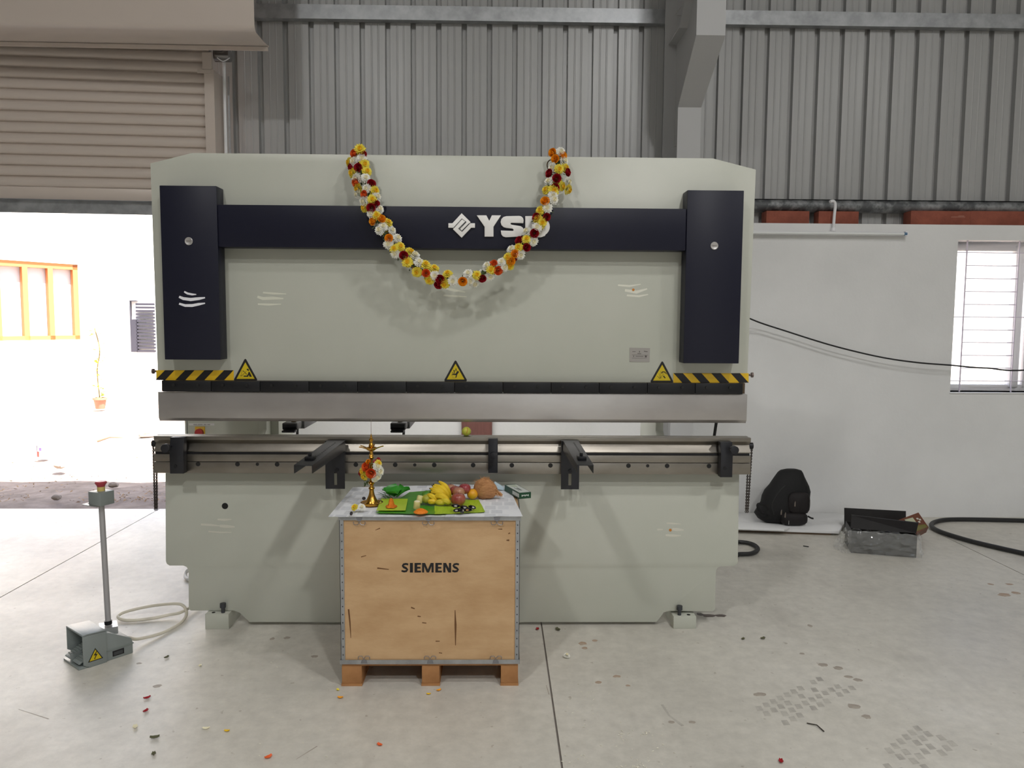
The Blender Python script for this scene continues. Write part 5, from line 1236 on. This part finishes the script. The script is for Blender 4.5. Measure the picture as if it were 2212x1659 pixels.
# body rows: (py, left px, right px, depth front, depth back)
rows = [(1138.5, 1690, 1737, .0), (1135, 1662, 1744, .06), (1126, 1648, 1747, .10), (1116, 1641, 1747, .12), (1104, 1648, 1748, .125), (1092, 1655, 1753, .125), (1078, 1657, 1757, .12), (1066, 1662, 1758.5, .11), (1054, 1672, 1755, .10), (1044, 1678, 1750, .09), (1034, 1684, 1745, .075), (1026, 1689, 1742, .06), (1021, 1694, 1739, .04), (1018.5, 1706, 1730, .01)]
vs = []; n = 24
for k_, (py, l, r, dp) in enumerate(rows):
    z = bzv(py) if k_ else zb; xl_, xr_ = bx(l), bx(r); cxx = (xl_+xr_)/2; hw_ = (xr_-xl_)/2
    for j in range(n):
        a = 2*math.pi*j/n; ca, sa = math.cos(a), math.sin(a)
        ex = math.copysign(abs(ca)**.75, ca); ey = math.copysign(abs(sa)**.75, sa)
        wob = 1+.03*mno.noise((ex*2, ey*2, k_*.6))
        vs.append((cxx+ex*hw_, cb.y+.10+ey*max(.03, dp)*wob, z))
fsx = [(i*n+j, i*n+(j+1) % n, (i+1)*n+(j+1) % n, (i+1)*n+j) for i in range(len(rows)-1) for j in range(n)]+[tuple(range(n-1, -1, -1)), tuple(range((len(rows)-1)*n, len(rows)*n))]
B().add(vs, fsx).build('bag_body', BAG, bag, ang=60)
def pocket(px0, px1, py0, py1, dep, mt, nm):
    c_ = Vector(((bx(px0)+bx(px1))/2, cb.y-.015, (bzv(py0)+bzv(py1))/2))
    B().ball(c_, (bx(px1)-bx(px0))/2, dep, (bzv(py0)-bzv(py1))/2, 18, 12, fn=lambda d: 1/max(abs(d.x)**4+abs(d.z)**4+abs(d.y)**2, .2)**.25*.92).build(nm, mt, bag, ang=60)
pocket(1698, 1750, 1060, 1112, .045, BAG2, 'upper_pocket'); pocket(1684, 1746, 1104, 1137, .055, BAG2, 'lower_pocket')
for pts, nm in (([(1700, 1024), (1703, 1018), (1709, 1018), (1712, 1022)], 'top_handle'),):
    B().tube([P(a, c, cb.y+.10) for a, c in pts], .008, 6).build(nm, BAG, bag)
B().tube(cat([P(1660, 1100, cb.y-.02), P(1650, 1090, cb.y-.05), P(1637, 1090, cb.y-.06), P(1641, 1104, cb.y-.06), P(1650, 1115, cb.y-.04)], 5), .011, 6, flat=.4).build('shoulder_strap', BAG, bag)
B().tube(cat([P(1660, 1112, cb.y-.02), P(1645, 1107, cb.y-.06), P(1634, 1105, cb.y-.07)], 5), .008, 6, flat=.4).build('strap_end', BAG, bag)
B().tube(cat([P(1745, 1115, cb.y+.02), P(1752, 1119, cb.y-.0), P(1757, 1120, cb.y-.0)], 4), .007, 6, flat=.5).build('strap_end', BAG, bag)
B().tube(cat([P(1696, 1048, cb.y-.04), P(1680, 1066, cb.y-.045), P(1668, 1090, cb.y-.05), P(1672, 1112, cb.y-.05)], 5), .003, 5).build('zip_line', BLACKR, bag)
ZIP = mat('zip_metal', '8f857c', .35, .7)
for px, py in ((1687.5, 1107), (1696, 1113), (1717, 1089)):
    q = P(px, py, cb.y-.075)
    B().tube([q+Vector((.003, 0, .022)), q+Vector((.001, 0, .006)), q+Vector((0, 0, -.018))], .004, 8, radii=[.003, .0055, .006]).build('zip_pull', ZIP, bag)
q = P(1704, 1129, cb.y-.075); B().box(q.x-.002, q.x+.002, q.y, q.y+.002, q.z-.016, q.z+.016).build('reflector_tab', mat('tab_white', '9a9896', .6), bag, smooth=False)

# dark panels and plastic-wrapped tray
DK = mat('dark_brown_metal', '0f0b0b', .45, bump=.03, bscale=100); DKB = mat('tray_metal', '1d1c1b', .45, .3, col2='34342f', nscale=9)
t0, t1 = PZ(1838, 1194, 0), PZ(1979, 1205, 0)
dx = (t1-t0); Lx = dx.length; MT = Matrix.Translation(t0) @ Matrix.Rotation(math.atan2(dx.y, dx.x), 4, 'Z')
HT_ = .165; DT = .28
tray = thing('metal_tray', 'dark metal tray wrapped in clear plastic on the floor', 'tray', t0)
B().box(0, Lx, 0, .004, 0, HT_, MT).box(0, Lx, DT, DT+.004, 0, HT_, MT).box(0, .004, 0, DT, 0, HT_, MT).box(Lx-.004, Lx, 0, DT, 0, HT_, MT).box(0, Lx, 0, DT, 0, .006, MT).build('tray_body', DKB, tray, smooth=False)
random.seed(21)
for i in range(9):
    c = Vector((random.uniform(.05, Lx-.06), random.uniform(.05, DT-.05), HT_*.72)); B().ball(MT @ c, .05, .05, .035, 10, 6).build('tray_part', DKB, tray)
PLAS = mat('clear_plastic', 'e6e6e4', .08, alpha=.20, spec=1.0)
def crinkle(u, v, k): return mno.noise((u*9+k, v*7, k))+.6*mno.noise((u*23, v*19+k, 2*k))
gr = []
for i in range(19):
    v = i/18; row = []
    for j in range(49):
        u = j/48; x = -.03+u*(Lx+.05); n1 = crinkle(u, v, 3.1); n2 = crinkle(u, v, 8.7)
        if v < .7: y = -.018-.02*math.sin(v/.7*3.0); z = HT_*1.0*(v/.7)
        else: y = -.018+(v-.7)/.3*.03; z = HT_
        row.append(MT @ Vector((x+.008*n1, y-.014*n2-.004, min(HT_+.004, max(.002, z+.010*n1)))))
    gr.append(row)
B().sheet(gr).build('plastic_wrap', PLAS, tray, ang=12)
for x0, sg, wd_, hh in ((-.03, -1, .07, 1.0), (-.06, -1, .05, .8), (Lx+.02, 1, .05, 1.0)):
    gr = []
    for i in range(12):
        v = i/11; gr.append([MT @ Vector((x0+sg*wd_*(1-v)*u_+.016*crinkle(u_, v, x0*9+1), -.03+u_*.13+.015*crinkle(u_, v, 5.5), min(HT_+.004, max(.002, HT_*hh*v+.012*crinkle(u_, v, 2.2))))) for u_ in [j/11 for j in range(12)]])
    B().sheet(gr).build('plastic_fold', PLAS, tray, ang=12)
def panel(px, Ya, Yb, lab, thick=.012):
    # px: tl, tr, br, bl on plane Ya (bottom) tilted to Yb at the top
    q = [P(*px[0], Yb), P(*px[1], Yb), P(*px[2], Ya), P(*px[3], Ya)]
    for v in q: v.z = max(v.z, .004)
    n_ = (q[1]-q[0]).cross(q[3]-q[0]).normalized()*thick
    if n_.y < 0: n_ = -n_
    o = B().add(q+[v+n_ for v in q], [(0, 1, 2, 3), (7, 6, 5, 4), (0, 4, 5, 1), (1, 5, 6, 2), (2, 6, 7, 3), (3, 7, 4, 0)]).build('dark_panel', DK, None, smooth=False)
    return tag(o, lab, 'panel', 'dark panels with the tray')
yt = t0.y
panel([(1825, 1097), (1957, 1104), (1957, 1152), (1825, 1152)], yt+.50, yt+.54, 'dark brown flat panel standing upright behind the tray')
q = [None, None, PZ(1979, 1152, HT_+.012), PZ(1838, 1141, HT_+.012)]
q[0], q[1] = P(1840, 1113, q[3].y+.07), P(1984, 1130, q[2].y+.07)
vv = q+[v+Vector((0, .012, .003)) for v in q]
o = B().add(vv, [(0, 1, 2, 3), (7, 6, 5, 4), (0, 4, 5, 1), (1, 5, 6, 2), (2, 6, 7, 3), (3, 7, 4, 0)]).build('dark_panel', DK, None, smooth=False)
tag(o, 'dark brown panel lying tilted across the tray top', 'panel', 'dark panels with the tray')
# printed carton
q1 = [P(1941, 1123, yt+.30), P(1984, 1107, yt+.40), P(2006, 1139, yt+.34), P(1981, 1152, yt+.22)]
ca = thing('printed_carton', 'red and olive printed carton tilted behind the tray', 'carton', q1[3])
dn = Vector((.0, .03, -.05))
B().add(q1+[v+dn for v in q1], [(0, 1, 2, 3), (7, 6, 5, 4), (0, 4, 5, 1), (1, 5, 6, 2), (2, 6, 7, 3), (3, 7, 4, 0)]).build('carton_body', mat('carton_red', '6a2e24', .5, col2='6e4a30', nscale=7), ca, smooth=False)
def inq(u, v): return q1[0].lerp(q1[1], u).lerp(q1[3].lerp(q1[2], u), v)+Vector((0, -.002, .001))
B().add([inq(.05, .55), inq(.9, .75), inq(.95, .95), inq(.05, .9)], [(0, 1, 2, 3)]).build('carton_band', mat('carton_olive', '6f6a30', .5), ca, smooth=False)
B().add([inq(.2, .1), inq(.6, .15), inq(.55, .5), inq(.15, .5)], [(0, 1, 2, 3)]).build('carton_picture', mat('carton_pale', 'b3b79a', .5), ca, smooth=False)
for u, v in ((.7, .25), (.78, .35), (.66, .45)): B().add([inq(u, v), inq(u+.1, v+.02), inq(u+.1, v+.12), inq(u, v+.1)], [(0, 1, 2, 3)]).build('carton_print', mat('carton_white', 'cfc9bd', .5), ca, smooth=False)
# floor hoses
o = B().tube(cat([PZ(2560, 1142, .02), PZ(2400, 1131, .02), PZ(2260, 1126, .02), PZ(2150, 1123, .02), PZ(2060, 1122, .02), PZ(2024, 1126, .02), PZ(2012, 1135, .02), PZ(2030, 1148, .02), PZ(2090, 1167, .02), PZ(2160, 1184, .02), PZ(2260, 1206, .02), PZ(2360, 1226, .02), PZ(2480, 1246, .02)], 8), .018, 10).build('power_cable', mat('cable_dark', '232323', .5), None)
tag(o, 'thick black power cable looping on the floor below the window', 'cable')
o = B().tube(cat([Vector((.3, 5.95, .02)), PZ(1540, 1170, .02), PZ(1600, 1171, .02), PZ(1626, 1176, .02), PZ(1637, 1186, .02), PZ(1625, 1195, .02), PZ(1600, 1197, .02), PZ(1540, 1196, .02), Vector((.3, 5.62, .02))], 8), .016, 10).build('hose', mat('cable_dark', '232323', .5), None)
tag(o, 'short black hose loop on the floor at the press right end', 'hose')
# oily rag-like drip tray bits by the right foot
OIL = mat('oil_stain', '4a3a30', .3)
for a in ((1530, 1330, 14, 4), (1556, 1330, 12, 3), (1512, 1327, 8, 3)): blob_px(*a, OIL)
# ------------------------------------------------------------------ petals and rice on the floor
for px, py, t, sc, lb in ((1224, 1421, 'W', .62, 'white flower head dropped on the floor right of the crate'),):
    p = PZ(px, py, 0); o = flower(t, p+Vector((0, 0, .008)), Vector((.1, -.3, 1)), sc, None); tag(o, lb, 'flower')
def petal(px, py, mt, sc, lb):
    p = PZ(px, py, .001); random.seed(px*3+py); a = random.uniform(0, 6.28); M = Matrix.Translation(p) @ Matrix.Rotation(a, 4, 'Z')
    l = .014*sc; g = [[(x*l, y*l*.7*(1-.5*abs(x)), .001+.004*sc*(x*x+y*y)) for x in (-1, -.5, 0, .5, 1)] for y in (-1, 0, 1)]
    o = B().sheet(g, .0005, M).build('petal', mt, None); tag(o, lb, 'petal', 'fallen petals on the floor')
OLV = mat('dry_bud', '5a5a40', .8)
for a in ((1161, 1360, fR, 1.0, 'red petal on the floor between the press and floor joint'), (318, 1509, fR, 1.1, 'red petal on the floor, upper of the left pair'), (315, 1537, fR, 1.0, 'red petal on the floor, lower of the left pair'),
          (1687, 1646, fR, 1.0, 'red petal near the lower right tyre print'), (735, 1508, fG, .9, 'yellow petal just left of the crate base'), (730, 1491, fY, .7, 'pale yellow petal by the left pallet block'), (948, 1492, fG, .8, 'yellow petal in front of the middle pallet block'), (926, 1500, fYc, .7, 'cream petal in front of the crate'),
          (580, 1637, fO, 1.1, 'orange petal near the bottom edge of the picture'), (820, 1610, fO, .9, 'orange petal below the crate'), (334, 1595, OLV, 1.3, 'dry green bud on the floor below the red petals'), (332, 1630, OLV, .9, 'small dry green bud lowest on the left'),
          (1205, 1361, OLV, 1.3, 'dark dry leaf on the floor beside the red petal'), (1605, 1381, OLV, .9, 'dark dry fleck right of the press foot, left one'), (1648, 1380, OLV, 1.1, 'dark dry fleck right of the press foot, right one'), (292, 1572, fWc, 1.1, 'cream petal left of the red pair'),
          (445, 1575, fWc, 1.0, 'cream petal left of centre on the bare floor'), (490, 1580, fYc, .8, 'cream petal beside another on the bare floor'), (432, 1439, fWc, .8, 'cream petal right of the foot switch'), (360, 1421, OLV, 1.0, 'dark fleck beside the foot switch')):
    petal(*a)
b = B(); random.seed(33)
RICE = mat('rice_grain', 'e6e2d2', .7)
for i in range(150):
    cx_, cy_, sx, sy = random.choice(((1350, 1590, 60, 30), (1345, 1588, 14, 8), (1398, 1585, 12, 6), (1250, 1565, 40, 30), (1270, 1500, 25, 30), (1400, 1625, 40, 20), (1240, 1640, 25, 12), (600, 1450, 120, 50), (650, 1590, 120, 50), (1370, 1655, 30, 8)))
    p = PZ(random.gauss(cx_, sx*.6), min(1658, random.gauss(cy_, sy*.6)), .0015); a = random.uniform(0, 6.28); d = Vector((math.cos(a), math.sin(a), 0))*random.uniform(.003, .008); s = Vector((-d.y, d.x, 0))*.28
    b.add([p-d, p+s+Vector((0, 0, .002)), p+d, p-s+Vector((0, 0, .001))], [(0, 1, 2, 3)])
o = b.build('rice_grains', RICE, None, smooth=False); tag(o, 'scattered white rice grains and petal shreds on the floor', 'rice', kind='stuff')
a, c = PZ(1743, 1562, .004), PZ(1780, 1580, .004)
o = B().tube([a, (a+c)/2+Vector((.01, .01, .004)), c], .0025, 6).build('twig', mat('dark_twig', '3a342c', .8), None); tag(o, 'thin dark twig on the floor between the tyre prints', 'twig')
q = PZ(1741, 1181, 0); o = B().box(-.02, .02, -.004, .004, 0, .006, Matrix.Translation(q) @ Matrix.Rotation(-.6, 4, 'Z')).build('black_offcut', BLACKR, None, bevel=.001); tag(o, 'tiny black offcut on the floor before the backpack', 'offcut')
